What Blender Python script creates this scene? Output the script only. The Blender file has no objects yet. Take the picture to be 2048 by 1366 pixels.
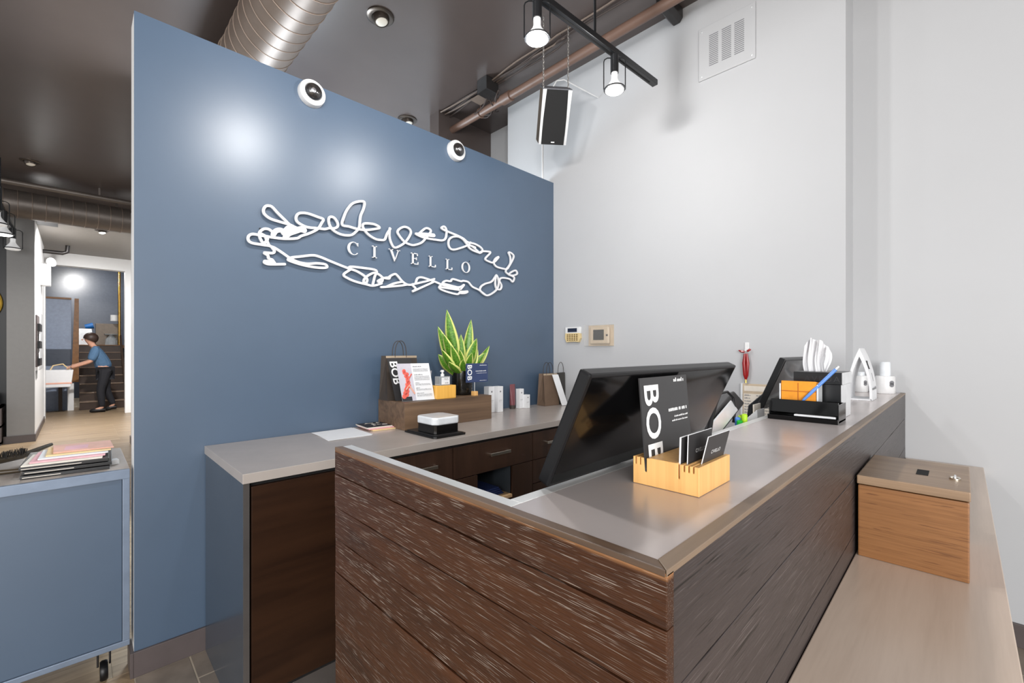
import bpy, bmesh, math, random
from mathutils import Vector, Matrix

# ---------------------------------------------------------------- camera, world, big lights, exposure
scene = bpy.context.scene
col = scene.collection
CAM_H = 1.32
cam_d = bpy.data.cameras.new('camera')
cam_d.sensor_width = 36.0
cam_d.lens = 884.0 / 2048.0 * 36.0
cam_d.shift_y = 19.0 / 2048.0
cam_d.clip_start = 0.02
cam_d.clip_end = 100
cam = bpy.data.objects.new('camera', cam_d)
col.objects.link(cam)
cam.location = (0, 0, CAM_H)
cam.rotation_euler = (math.radians(90), 0, math.radians(-44.5))
scene.camera = cam

vs = scene.view_settings
vs.view_transform = 'Standard'
vs.look = 'None'
vs.exposure = 0.0
vs.gamma = 1.0
vs.use_curve_mapping = False

world = bpy.data.worlds.new('world')
scene.world = world
world.use_nodes = True
wbg = world.node_tree.nodes['Background']
wbg.inputs[0].default_value = (0.97, 0.985, 1.0, 1)
wbg.inputs[1].default_value = 1.12

def lamp(name, kind, loc, energy, color=(1, 1, 1), target=None, **kw):
    d = bpy.data.lights.new(name, kind)
    d.energy = energy
    d.color = color
    for k, v in kw.items():
        setattr(d, k, v)
    o = bpy.data.objects.new(name, d)
    col.objects.link(o)
    o.location = loc
    if target is not None:
        o.rotation_euler = (Vector(target) - Vector(loc)).to_track_quat('-Z', 'Y').to_euler()
    return o

# area fill added behind the camera for unseen shop-front daylight, angled at white walls
lamp('daylight_fill', 'AREA', (-2.5, -2.8, 1.9), 300, (1.0, 0.99, 0.98), (1.4, 1.2, 1.2), shape='RECTANGLE', size=4.2, size_y=2.6)

# ---------------------------------------------------------------- helpers
def lin(r, g, b):
    def f(c):
        c /= 255.0
        return c / 12.92 if c <= 0.04045 else ((c + 0.055) / 1.055) ** 2.4
    return (f(r), f(g), f(b), 1.0)

MATS = {}
def nodes_of(name):
    m = bpy.data.materials.new(name)
    m.use_nodes = True
    nt = m.node_tree
    b = nt.nodes['Principled BSDF']
    MATS[name] = m
    return m, nt, b

def coords(nt, scale=(1, 1, 1), rnd=False, kind='Object'):
    tc = nt.nodes.new('ShaderNodeTexCoord')
    mp = nt.nodes.new('ShaderNodeMapping')
    mp.inputs['Scale'].default_value = scale
    nt.links.new(tc.outputs[kind], mp.inputs['Vector'])
    if rnd:
        oi = nt.nodes.new('ShaderNodeObjectInfo')
        mu = nt.nodes.new('ShaderNodeMath'); mu.operation = 'MULTIPLY'; mu.inputs[1].default_value = 37.0
        nt.links.new(oi.outputs['Random'], mu.inputs[0])
        nt.links.new(mu.outputs[0], mp.inputs['Location'])
    return mp.outputs['Vector']

def noise(nt, vec, scale, detail=4, rough=0.55, dist=0.0):
    n = nt.nodes.new('ShaderNodeTexNoise')
    n.inputs['Scale'].default_value = scale
    n.inputs['Detail'].default_value = detail
    n.inputs['Roughness'].default_value = rough
    n.inputs['Distortion'].default_value = dist
    nt.links.new(vec, n.inputs['Vector'])
    return n.outputs['Fac']

def ramp(nt, fac, stops):
    r = nt.nodes.new('ShaderNodeValToRGB')
    e = r.color_ramp.elements
    while len(e) < len(stops):
        e.new(0.5)
    for i, (p, c) in enumerate(stops):
        e[i].position = p
        e[i].color = c
    nt.links.new(fac, r.inputs[0])
    return r.outputs['Color']

def mixc(nt, fac, a, b):
    m = nt.nodes.new('ShaderNodeMix'); m.data_type = 'RGBA'
    for sock, v in ((m.inputs[0], fac), (m.inputs[6], a), (m.inputs[7], b)):
        if isinstance(v, (int, float)):
            sock.default_value = v
        elif isinstance(v, tuple):
            sock.default_value = v
        else:
            nt.links.new(v, sock)
    return m.outputs[2]

def bump(nt, b, h, strength, dist=0.002):
    n = nt.nodes.new('ShaderNodeBump')
    n.inputs['Strength'].default_value = strength
    n.inputs['Distance'].default_value = dist
    nt.links.new(h, n.inputs['Height'])
    nt.links.new(n.outputs[0], b.inputs['Normal'])

def shade(c, k):
    return (min(1, c[0] * k), min(1, c[1] * k), min(1, c[2] * k), 1)

def plain(name, c, rough=0.5, metal=0.0, var=0.08, nscale=18, bmp=0.0, spec=0.5, coat=0.0, emit=None, alpha=None, trans=0.0):
    m, nt, b = nodes_of(name)
    v = coords(nt)
    f = noise(nt, v, nscale)
    nt.links.new(ramp(nt, f, [(0.3, shade(c, 1 - var)), (0.7, shade(c, 1 + var))]), b.inputs['Base Color'])
    b.inputs['Roughness'].default_value = rough
    b.inputs['Metallic'].default_value = metal
    b.inputs['Specular IOR Level'].default_value = spec
    b.inputs['Coat Weight'].default_value = coat
    b.inputs['Coat Roughness'].default_value = 0.15
    b.inputs['Transmission Weight'].default_value = trans
    if emit:
        b.inputs['Emission Color'].default_value = emit[0]
        b.inputs['Emission Strength'].default_value = emit[1]
    if alpha is not None:
        b.inputs['Alpha'].default_value = alpha
    if bmp:
        bump(nt, b, noise(nt, v, nscale * 12, 3), bmp, 0.001)
    return m

def wood(name, dark, light, axis, rough=0.45, streak=None, st_lo=0.60, st_hi=0.68, fine=70.0, band=14.0, bmp=0.3, crack=None, spec=0.5, edge=None):
    m, nt, b = nodes_of(name)
    s = [band] * 3; s[axis] = 1.1
    v = coords(nt, tuple(s), True)
    f = noise(nt, v, 1.0, 7, 0.6, 0.9)
    c = ramp(nt, f, [(0.28, dark), (0.72, light)])
    s2 = [fine] * 3; s2[axis] = fine / 20.0
    v2 = coords(nt, tuple(s2), True)
    g = noise(nt, v2, 1.0, 3, 0.5, 0.4)
    c = mixc(nt, ramp(nt, g, [(0.35, (0, 0, 0, 1)), (0.62, (0.35, 0.35, 0.35, 1))]), c, light)
    if streak:
        s3 = [fine * 2.0] * 3; s3[axis] = fine / 22.0
        g3 = noise(nt, coords(nt, tuple(s3), True), 1.0, 2, 0.5, 0.2)
        patch = noise(nt, coords(nt, tuple(x * 0.35 for x in s), True), 1.0, 3, 0.5, 0.4)
        k = ramp(nt, g3, [(st_lo, (0, 0, 0, 1)), (st_hi, (1, 1, 1, 1))])
        pk = ramp(nt, patch, [(0.36, (0.12, 0.12, 0.12, 1)), (0.62, (1, 1, 1, 1))])
        mm = nt.nodes.new('ShaderNodeMath'); mm.operation = 'MULTIPLY'
        nt.links.new(k, mm.inputs[0]); nt.links.new(pk, mm.inputs[1])
        c = mixc(nt, mm.outputs[0], c, streak)
    if crack:
        s4 = [fine * 0.9] * 3; s4[axis] = fine / 26.0
        g4 = noise(nt, coords(nt, tuple(s4), True), 1.0, 2, 0.5, 0.6)
        c = mixc(nt, ramp(nt, g4, [(0.62, (0, 0, 0, 1)), (0.68, (1, 1, 1, 1))]), c, crack)
    if edge:
        zlo, zhi, ecol = edge
        tc = nt.nodes.new('ShaderNodeNewGeometry')
        sp = nt.nodes.new('ShaderNodeSeparateXYZ'); nt.links.new(tc.outputs['Position'], sp.inputs[0])
        ad = nt.nodes.new('ShaderNodeMath'); ad.operation = 'MULTIPLY_ADD'
        ad.inputs[1].default_value = 0.022; nt.links.new(f, ad.inputs[0]); nt.links.new(sp.outputs['Z'], ad.inputs[2])
        mr = nt.nodes.new('ShaderNodeMapRange'); mr.inputs[1].default_value = zlo + 0.011; mr.inputs[2].default_value = zhi + 0.011
        nt.links.new(ad.outputs[0], mr.inputs[0])
        c = mixc(nt, mr.outputs[0], c, ecol)
    nt.links.new(c, b.inputs['Base Color'])
    b.inputs['Roughness'].default_value = rough
    b.inputs['Specular IOR Level'].default_value = spec
    bump(nt, b, g, bmp, 0.0015)
    return m

def brushed(name, c, rough=0.34, metal=0.9, axis=0, var=0.12, scratch=0.0):
    m, nt, b = nodes_of(name)
    s = [40] * 3; s[axis] = 3
    f = noise(nt, coords(nt, tuple(s)), 1.0, 4, 0.6)
    g = noise(nt, coords(nt), 5.0, 5, 0.6)
    col_ = ramp(nt, g, [(0.3, shade(c, 1 - var)), (0.7, shade(c, 1 + var))])
    nt.links.new(col_, b.inputs['Base Color'])
    b.inputs['Metallic'].default_value = metal
    r = nt.nodes.new('ShaderNodeMapRange')
    r.inputs[3].default_value = rough - 0.03; r.inputs[4].default_value = rough + 0.04
    nt.links.new(g, r.inputs[0]); nt.links.new(r.outputs[0], b.inputs['Roughness'])
    bump(nt, b, f, 0.02 + scratch, 0.0004)
    return m

ORIGIN = {}
def tag(o, label=None, cat=None, group=None, kind=None):
    if label: o['label'] = label
    if cat: o['category'] = cat
    if group: o['group'] = group
    if kind: o['kind'] = kind
    return o

def thing(name, label, cat, loc, group=None, rz=0.0):
    o = bpy.data.objects.new(name, None)
    col.objects.link(o)
    o.location = loc
    o.rotation_euler = (0, 0, rz)
    o.empty_display_size = 0.05
    ORIGIN[o] = Vector(loc)
    return tag(o, label, cat, group)

class MB:
    def __init__(s):
        s.v = []; s.f = []; s.uv = None
    def box(s, x0, x1, y0, y1, z0, z1):
        n = len(s.v)
        s.v += [(x0, y0, z0), (x1, y0, z0), (x1, y1, z0), (x0, y1, z0), (x0, y0, z1), (x1, y0, z1), (x1, y1, z1), (x0, y1, z1)]
        s.f += [tuple(n + i for i in q) for q in ((3, 2, 1, 0), (4, 5, 6, 7), (0, 1, 5, 4), (1, 2, 6, 5), (2, 3, 7, 6), (3, 0, 4, 7))]
        return s
    def obox(s, o, ax, ay, az):      # corner + three edge vectors
        n = len(s.v)
        o, ax, ay, az = map(Vector, (o, ax, ay, az))
        for q in (0 * ax, ax, ax + ay, ay):
            s.v.append(tuple(o + q))
        for q in (0 * ax, ax, ax + ay, ay):
            s.v.append(tuple(o + q + az))
        s.f += [tuple(n + i for i in q) for q in ((3, 2, 1, 0), (4, 5, 6, 7), (0, 1, 5, 4), (1, 2, 6, 5), (2, 3, 7, 6), (3, 0, 4, 7))]
        return s
    def prism(s, poly, fn, a, b):    # poly of (u,v); fn(u,v,w) -> point
        n = len(s.v); k = len(poly)
        s.v += [tuple(fn(u, v, a)) for u, v in poly] + [tuple(fn(u, v, b)) for u, v in poly]
        s.f += [tuple(range(n + k - 1, n - 1, -1)), tuple(range(n + k, n + 2 * k))]
        s.f += [(n + i, n + (i + 1) % k, n + k + (i + 1) % k, n + k + i) for i in range(k)]
        return s
    def tube(s, pts, r, n=8, cap=True, closed=False):
        pts = [Vector(p) for p in pts]
        rs = r if isinstance(r, (list, tuple)) else [r] * len(pts)
        base = len(s.v); m = len(pts)
        prev = None
        for i, p in enumerate(pts):
            if closed:
                d = pts[(i + 1) % m] - pts[i - 1]
            else:
                d = pts[min(i + 1, m - 1)] - pts[max(i - 1, 0)]
            d.normalize()
            if prev is None:
                up = Vector((0, 0, 1)) if abs(d.z) < 0.9 else Vector((1, 0, 0))
                a = d.cross(up).normalized()
            else:
                a = (prev - d * prev.dot(d)).normalized()
            prev = a
            b = d.cross(a)
            for k in range(n):
                t = 2 * math.pi * k / n
                s.v.append(tuple(p + (a * math.cos(t) + b * math.sin(t)) * rs[i]))
        for i in range(m if closed else m - 1):
            j = (i + 1) % m
            for k in range(n):
                k2 = (k + 1) % n
                s.f.append((base + i * n + k, base + i * n + k2, base + j * n + k2, base + j * n + k))
        if cap and not closed:
            s.f.append(tuple(base + k for k in range(n - 1, -1, -1)))
            s.f.append(tuple(base + (m - 1) * n + k for k in range(n)))
        return s
    def lathe(s, prof, c, n=24, axis=(0, 0, 1), cap=True):   # prof of (r,h)
        ax = Vector(axis).normalized()
        up = Vector((0, 0, 1)) if abs(ax.z) < 0.9 else Vector((1, 0, 0))
        a = ax.cross(up).normalized(); b = ax.cross(a)
        base = len(s.v); c = Vector(c)
        for r, h in prof:
            for k in range(n):
                t = 2 * math.pi * k / n
                s.v.append(tuple(c + ax * h + (a * math.cos(t) + b * math.sin(t)) * max(r, 1e-5)))
        for i in range(len(prof) - 1):
            for k in range(n):
                k2 = (k + 1) % n
                s.f.append((base + i * n + k, base + (i + 1) * n + k, base + (i + 1) * n + k2, base + i * n + k2))
        if cap:
            s.f.append(tuple(base + k for k in range(n)))
            s.f.append(tuple(base + (len(prof) - 1) * n + k for k in range(n - 1, -1, -1)))
        return s
    def quad(s, *p):
        n = len(s.v); s.v += [tuple(q) for q in p]; s.f.append(tuple(range(n, n + len(p)))); return s
    def build(s, name, mat, parent=None, bevel=0.0, smooth=False, origin=None, seg=2):
        if parent is not None:
            org = ORIGIN[parent]
        elif origin is not None:
            org = Vector(origin)
        else:
            xs, ys, zs = zip(*s.v)
            org = Vector(((min(xs) + max(xs)) / 2, (min(ys) + max(ys)) / 2, min(zs)))
        me = bpy.data.meshes.new(name)
        me.from_pydata([tuple(Vector(v) - org) for v in s.v], [], s.f)
        bm = bmesh.new(); bm.from_mesh(me)
        bmesh.ops.recalc_face_normals(bm, faces=bm.faces)
        if bevel:
            es = [e for e in bm.edges if len(e.link_faces) == 2 and e.calc_face_angle(0) > 0.6]
            bmesh.ops.bevel(bm, geom=es, offset=bevel, segments=seg, affect='EDGES', clamp_overlap=True, profile=0.6)
        bm.to_mesh(me); bm.free()
        if smooth:
            for p in me.polygons: p.use_smooth = True
            try:
                me.set_sharp_from_angle(angle=math.radians(42))
            except Exception:
                pass
        me.materials.append(MATS[mat])
        o = bpy.data.objects.new(name, me)
        col.objects.link(o)
        if parent is not None:
            o.parent = parent
        else:
            o.location = org
        ORIGIN[o] = org
        return o

def clone(root, delta, label=None, group=None, rz=None):
    def cp(o, par):
        c = o.copy(); col.objects.link(c); c.parent = par
        for ch in o.children: cp(ch, c)
        return c
    c = cp(root, None)
    c.location = root.location + Vector(delta)
    if label: c['label'] = label
    if group: c['group'] = group
    if rz is not None: c.rotation_euler[2] = rz
    return c

def text_obj(name, s, size, mat, parent, org, u, v, extr=0.0004, bold=0.0, align='LEFT', space=1.0):
    cu = bpy.data.curves.new(name, 'FONT')
    cu.body = s; cu.size = size; cu.align_x = align; cu.offset = bold; cu.resolution_u = 4; cu.space_character = space
    tmp = bpy.data.objects.new('tmp', cu); col.objects.link(tmp)
    dg = bpy.context.evaluated_depsgraph_get()
    me = bpy.data.meshes.new_from_object(tmp.evaluated_get(dg))
    bpy.data.objects.remove(tmp); bpy.data.curves.remove(cu)
    u = Vector(u).normalized(); v = Vector(v).normalized(); w = u.cross(v)
    o0 = Vector(org) - ORIGIN[parent]
    for vt in me.vertices:
        p = vt.co
        vt.co = o0 + u * p.x + v * p.y + w * extr
    me.name = name
    me.materials.clear(); me.materials.append(MATS[mat])
    o = bpy.data.objects.new(name, me); col.objects.link(o); o.parent = parent
    ORIGIN[o] = ORIGIN[parent]
    return o

def print_lines(name, mat, parent, org, u, v, rows, seed=1):
    """rows of (v offset, u start, u end, height): printed words too small to read, as bars of ink"""
    rnd = random.Random(seed)
    u = Vector(u).normalized(); v = Vector(v).normalized(); w = u.cross(v) * 0.0004
    org = Vector(org); mb = MB()
    for dv, a, b, h in rows:
        x = a
        while x < b - h * 0.6:
            for k in range(rnd.randint(2, 8)):
                if x > b - h * 0.45: break
                hh = h * rnd.choice((0.62, 0.62, 0.66, 1.0))
                p = org + u * x + v * dv + w
                mb.quad(p, p + u * h * 0.42, p + u * h * 0.42 + v * hh, p + v * hh)
                x += h * 0.56
            x += h * 0.4
    return mb.build(name, mat, parent)

# ---------------------------------------------------------------- materials
plain('blue_paint', lin(72, 90, 111), 0.38, var=0.035, nscale=3, bmp=0.03, spec=0.85)
plain('white_paint', lin(187, 188, 190), 0.55, var=0.015, nscale=2, bmp=0.03)
plain('white_trim', lin(236, 236, 236), 0.4, var=0.01)
plain('brown_ceiling', lin(81, 72, 69), 0.3, var=0.05, nscale=4, bmp=0.03, spec=0.6)
plain('grey_ceiling', lin(122, 117, 111), 0.5, var=0.04)
plain('base_grey', lin(86, 77, 76), 0.45, var=0.06)
plain('pillar_grey', lin(140, 139, 138), 0.5, var=0.03)
plain('black_paint', lin(16, 17, 20), 0.4)
plain('grout', lin(190, 176, 156), 0.8)
plain('tile', lin(136, 124, 112), 0.45, var=0.18, nscale=9, bmp=0.05)
wood('floor_plank', lin(96, 77, 57), lin(168, 145, 116), 0, rough=0.38, fine=40, band=22)
brushed('counter_metal', lin(184, 175, 168), 0.25, 0.25, var=0.04)
brushed('desk_metal', lin(206, 197, 194), 0.25, 0.35, var=0.03)
brushed('lip_sheen_metal', lin(226, 226, 224), 0.35, 0.55)  # the lip's brighter reflection is put into a lighter metal colour
brushed('nickel', lin(222, 214, 200), 0.25, 1.0)
brushed('dark_edge', lin(110, 106, 104), 0.35, 0.7)
plain('side_panel', lin(70, 80, 92), 0.22, var=0.05, metal=0.35)  # blue of the wall's reflection is put into the panel colour
wood('cabinet_wood', lin(40, 27, 20), lin(66, 46, 35), 2, rough=0.3, fine=120, band=9, bmp=0.08)
wood('door_wood', lin(28, 14, 7), lin(50, 30, 17), 0, rough=0.36, spec=0.3, fine=55, band=9, bmp=0.12)
wood('riser_wood', lin(72, 55, 42), lin(124, 99, 77), 0, rough=0.45, fine=45, band=26, bmp=0.15)
wood('barn_side', lin(36, 19, 11), lin(77, 45, 25), 1, rough=0.42, streak=lin(136, 124, 114), st_lo=0.62, st_hi=0.66, fine=430, bmp=0.9, spec=0.35, edge=(1.094, 1.106, lin(190, 136, 90)))
wood('barn_front_sheen', lin(44, 37, 36), lin(60, 52, 51), 0, rough=0.4, streak=lin(88, 80, 78), fine=260, bmp=0.5, crack=lin(16, 11, 10), spec=0.6)  # same wood as the side planks; daylight and grazing sheen painted in as grey
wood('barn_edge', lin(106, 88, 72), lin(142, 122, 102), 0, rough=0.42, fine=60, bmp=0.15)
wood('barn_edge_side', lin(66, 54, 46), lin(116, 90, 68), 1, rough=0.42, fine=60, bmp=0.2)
wood('bench_wood', lin(194, 174, 157), lin(212, 193, 176), 0, rough=0.28, fine=160, band=14, bmp=0.06, spec=0.65)
wood('oak', lin(114, 74, 40), lin(148, 102, 61), 1, rough=0.42, fine=260, band=110, bmp=0.15, crack=lin(112, 72, 40))
wood('oak_lid', lin(122, 98, 76), lin(160, 134, 108), 1, rough=0.38, fine=140, band=30, bmp=0.15)
plain('edge_worn', lin(205, 170, 128), 0.5, var=0.15)
wood('bamboo', lin(214, 158, 92), lin(240, 192, 122), 2, rough=0.4, fine=30, band=60, bmp=0.05)
wood('amber_block', lin(220, 160, 66), lin(244, 190, 92), 2, rough=0.4, fine=30, band=40, bmp=0.05)
plain('black_gloss', lin(8, 8, 9), 0.12, spec=0.3)
plain('black_plastic', lin(18, 18, 20), 0.38, spec=0.35)
plain('black_satin', lin(26, 27, 29), 0.3)
plain('grille', lin(14, 14, 15), 0.8, bmp=0.4, nscale=60)
plain('speaker_side', lin(82, 70, 58), 0.5)
plain('speaker_top', lin(92, 94, 100), 0.5)
plain('silver', lin(232, 234, 236), 0.3, metal=0.4)
plain('white_plastic', lin(224, 224, 224), 0.3)
plain('white_gloss', lin(224, 228, 232), 0.15, coat=0.4)
plain('sign_white', lin(222, 222, 224), 0.4, var=0.02)
plain('paper', lin(226, 227, 229), 0.6, var=0.02)
plain('paper_warm', lin(226, 218, 206), 0.6)
plain('ink', lin(40, 40, 44), 0.6)
plain('ink_grey', lin(120, 120, 124), 0.6)
plain('ink_white', lin(244, 244, 244), 0.5, var=0.01)
plain('card_black', lin(52, 51, 52), 0.42, var=0.05)
plain('card_navy', lin(52, 66, 104), 0.4)
plain('duct_metal', lin(116, 102, 92), 0.45, metal=0.3, var=0.06)
plain('duct_seam', lin(138, 122, 110), 0.45, metal=0.3)
plain('duct_back', lin(104, 96, 90), 0.4, metal=0.4)
plain('pipe_brown', lin(112, 88, 76), 0.45, var=0.05)
plain('cable', lin(64, 54, 50), 0.6)
plain('cable_light', lin(112, 98, 88), 0.6)
plain('steel_dark', lin(70, 68, 68), 0.35, metal=0.7)
plain('fixture_bronze', lin(84, 76, 70), 0.3, metal=0.7)
plain('lens_off', lin(225, 218, 205), 0.3)
plain('bulb_white', lin(235, 235, 235), 0.4, emit=((1, 1, 1, 1), 0.25))
plain('bulb_glow', lin(255, 255, 255), 0.4, emit=((1, 0.98, 0.95, 1), 9.0))
plain('glow_far', lin(255, 255, 255), 0.4, emit=((1, 0.98, 0.95, 1), 14.0))
plain('chain', lin(176, 172, 168), 0.35, metal=0.8)
plain('dome', lin(40, 38, 38), 0.06, coat=0.8)
plain('cam_inner', lin(190, 190, 195), 0.2, metal=0.8)
plain('beige_plastic', lin(222, 200, 150), 0.45)
plain('beige_dark', lin(120, 98, 60), 0.5)
plain('almond', lin(196, 178, 154), 0.4)
plain('lcd', lin(18, 30, 54), 0.2)
plain('screen_dark', lin(18, 20, 18), 0.15)
plain('red_enamel', lin(150, 18, 20), 0.2, coat=0.4)
plain('orange_paper', lin(232, 148, 34), 0.55, var=0.12, nscale=30)
plain('orange_dark', lin(176, 98, 16), 0.6)
plain('blue_pen', lin(82, 132, 206), 0.35)
plain('lime', lin(176, 220, 40), 0.35)
plain('green', lin(30, 190, 60), 0.35)
plain('kraft', lin(104, 84, 68), 0.65, var=0.1, nscale=14, bmp=0.1)
plain('kraft_dark', lin(58, 50, 44), 0.6, var=0.1)
plain('kraft_light', lin(170, 152, 130), 0.65, var=0.1)
plain('bag_charcoal', lin(58, 55, 52), 0.6)
plain('tissue', lin(226, 226, 228), 0.8, var=0.03)
plain('burgundy', lin(118, 66, 72), 0.3, coat=0.3)
plain('pot_black', lin(22, 22, 20), 0.18, var=0.3, nscale=60, coat=0.3)
plain('soil', lin(60, 46, 34), 0.9)
plain('photo_grey', lin(196, 192, 202), 0.5)
plain('photo_red', lin(222, 96, 82), 0.5, var=0.15, nscale=40)
plain('photo_skin', lin(228, 172, 152), 0.5)
plain('pink', lin(226, 170, 178), 0.5)
plain('manila', lin(232, 202, 150), 0.6)
plain('navy_cloth', lin(30, 48, 98), 0.8)
plain('niche_dark', lin(58, 64, 70), 0.6)
plain('gap_black', lin(8, 7, 7), 0.9)
plain('brass', lin(196, 156, 84), 0.25, metal=0.9)
plain('gold', lin(206, 168, 70), 0.25, metal=0.9)
plain('post_wood', lin(126, 84, 42), 0.45, var=0.2)
plain('stair_wood', lin(58, 42, 32), 0.4, var=0.15)
plain('stair_nose', lin(120, 98, 80), 0.35)
plain('blue_board', lin(140, 152, 174), 0.45)
plain('dark_blue_wall', lin(74, 80, 92), 0.3)
plain('grey_cabinet', lin(128, 116, 104), 0.5)
plain('trolley_frame', lin(128, 142, 162), 0.35, metal=0.35)
plain('shirt_blue', lin(74, 106, 138), 0.8)
plain('jeans_dark', lin(24, 25, 32), 0.8)
plain('skin', lin(202, 152, 128), 0.5)
plain('hair_dark', lin(52, 34, 26), 0.5)
plain('bristle', lin(26, 22, 18), 0.7)
plain('brush_wood', lin(64, 54, 40), 0.3)
plain('blue_item', lin(40, 120, 200), 0.4)
plain('glass_jar', lin(230, 236, 240), 0.08, trans=0.7)
plain('clear_plastic', lin(240, 236, 230), 0.05, alpha=0.07)
plain('mirror', lin(190, 196, 204), 0.08, metal=0.9)

def leaf_material():
    m, nt, b = nodes_of('snake_leaf')
    tc = nt.nodes.new('ShaderNodeTexCoord')
    sp = nt.nodes.new('ShaderNodeSeparateXYZ'); nt.links.new(tc.outputs['UV'], sp.inputs[0])
    s1 = nt.nodes.new('ShaderNodeMath'); s1.operation = 'SUBTRACT'; s1.inputs[1].default_value = 0.5
    nt.links.new(sp.outputs[0], s1.inputs[0])
    a1 = nt.nodes.new('ShaderNodeMath'); a1.operation = 'ABSOLUTE'; nt.links.new(s1.outputs[0], a1.inputs[0])
    mp = nt.nodes.new('ShaderNodeMapping'); mp.inputs['Scale'].default_value = (2, 16, 1)
    nt.links.new(tc.outputs['UV'], mp.inputs[0])
    g = noise(nt, mp.outputs[0], 2.0, 4, 0.6, 0.8)
    green = ramp(nt, g, [(0.35, lin(44, 92, 20)), (0.65, lin(108, 160, 48))])
    e = ramp(nt, a1.outputs[0], [(0.30, (0, 0, 0, 1)), (0.36, (1, 1, 1, 1))])
    nt.links.new(mixc(nt, e, green, lin(222, 226, 132)), b.inputs['Base Color'])
    b.inputs['Roughness'].default_value = 0.35
leaf_material()

# ---------------------------------------------------------------- setting: floor, walls, ceiling
BW = 2.35          # blue partition, street face
WX = 2.787         # white furred wall
RX = 3.0           # recessed white wall
CZ = 3.53          # ceiling

def struct(o):
    o['kind'] = 'structure'
    return o

fl = struct(MB().box(-4.0, RX + 0.2, -5.0, 18.0, -0.06, -0.0012).build('floor', 'grout', origin=(0, 0, 0)))
tile0 = None
for i in range(10):
    for j in range(8):
        x0 = 0.345 + 0.3 * (i - 1)
        y0 = 2.34 - 0.6 * (j + 1) + (0.42 if i % 2 else 0.0)
        if i == 0:
            MB().box(0.165, x0 + 0.2975, y0 + 0.0025, min(y0 + 0.5975, 2.337), -0.006, 0.0).build('tile', 'tile', fl, bevel=0.0012, seg=1)
        elif y0 + 0.6 > 2.341:
            MB().box(x0 + 0.0025, x0 + 0.2975, y0 + 0.0025, 2.337, -0.006, 0.0).build('tile', 'tile', fl, bevel=0.0012, seg=1)
        elif i == 9:
            MB().box(x0 + 0.0025, RX - 0.001, y0 + 0.0025, y0 + 0.5975, -0.006, 0.0).build('tile', 'tile', fl, bevel=0.0012, seg=1)
        elif tile0 is None:
            tile0 = MB().box(0.0025, 0.2975, 0.0025, 0.5975, -0.006, 0.0).build('tile', 'tile', fl, bevel=0.0012, seg=1)
            tile0.location = (x0, y0, 0)
        else:
            c_ = tile0.copy(); col.objects.link(c_); c_.parent = fl; c_.location = (x0, y0, 0)
rnd = random.Random(5)
for j in range(0, 84):
    y0 = -2.4 + j * 0.2
    off = rnd.choice((0.0, 0.45, 0.8, 1.1))
    xs = [-1.6, -1.6 + off + 0.2, -0.9 + off + 0.55, 1.05 if y0 > 2.5 else 0.162]
    xs = sorted(set(round(min(x, xs[-1]), 3) for x in xs))
    for a, b in zip(xs[:-1], xs[1:]):
        if b - a < 0.05: continue
        MB().box(a + 0.001, b - 0.001, y0 + 0.001, y0 + 0.199, -0.006, rnd.uniform(0.0, 0.0008)).build('plank', 'floor_plank', fl)

bw = struct(MB().box(0.163, WX, BW, BW + 0.12, 0, 2.70).build('wall_back', 'blue_paint', origin=(0, 0, 0)))
MB().box(0.1625, 0.1632, BW + 0.006, BW + 0.118, 0.0, 2.69).build('end_cap', 'white_trim', bw)
struct(MB().box(0.158, 0.42, BW - 0.012, BW, 0, 0.102).box(0.15, 0.163, BW - 0.012, BW + 0.12, 0, 0.102).build('baseboard_back', 'base_grey', bevel=0.002))
struct(MB().box(WX, RX, 0.414, 2.89, 0, CZ).build('wall_right', 'white_paint', origin=(0, 0, 0)))
struct(MB().tube([(WX - 0.001, 2.47, 2.2), (WX - 0.001, 2.47, CZ)], 0.006, 8).build('trim_1', 'white_trim'))
struct(MB().box(RX, RX + 0.15, -5.0, 8.0, 0, CZ).build('wall_right_recess', 'white_paint', origin=(0, 0, 0)))
struct(MB().box(RX - 0.014, RX, -5.0, 0.18, 0, 0.103).build('baseboard_right', 'base_grey', bevel=0.002))
struct(MB().box(2.36, RX, 3.36, 3.5, 0, CZ).build('wall_return', 'brown_ceiling', origin=(0, 0, 0)))
struct(MB().box(-4.0, RX + 0.2, -2.2, 9.15, CZ, CZ + 0.12).build('ceiling', 'brown_ceiling', origin=(0, 0, 0)))
struct(MB().box(0.56, RX + 0.15, 7.2, 7.35, 0, CZ).build('wall_unseen_blue', 'blue_paint', origin=(0, 0, 0)))  # unseen blue wall added so the ceiling picks up a blue reflection
# corridor to the back room
struct(MB().box(0.548, 0.70, 4.6, 8.4, 0, 3.3).build('wall_corridor_right', 'white_paint', origin=(0, 0, 0)))
struct(MB().box(0.534, 0.548, 4.6, 8.4, 0, 0.103).build('baseboard_corridor', 'base_grey'))
struct(MB().box(-4.0, 1.1, 9.15, 12.7, 3.27, 3.65).build('ceiling_corridor', 'grey_ceiling', origin=(0, 0, 0)))
struct(MB().box(-0.72, -0.45, 9.5, 9.56, 0, 3.27).build('wall_pillar_front', 'pillar_grey', origin=(0, 0, 0)))
pw = struct(MB().box(-0.715, -0.449, 9.56, 12.0, 0, 3.27).build('wall_pillar', 'white_trim', origin=(0, 0, 0)))
MB().box(-0.452, -0.444, 10.45, 11.5, 1.02, 1.96).build('recess_panel', 'white_paint', pw, bevel=0.003)
struct(MB().box(-0.75, -0.437, 9.485, 9.5, 0, 0.105).box(-0.449, -0.437, 9.5, 12.0, 0, 0.105).build('baseboard_pillar', 'base_grey'))
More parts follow.
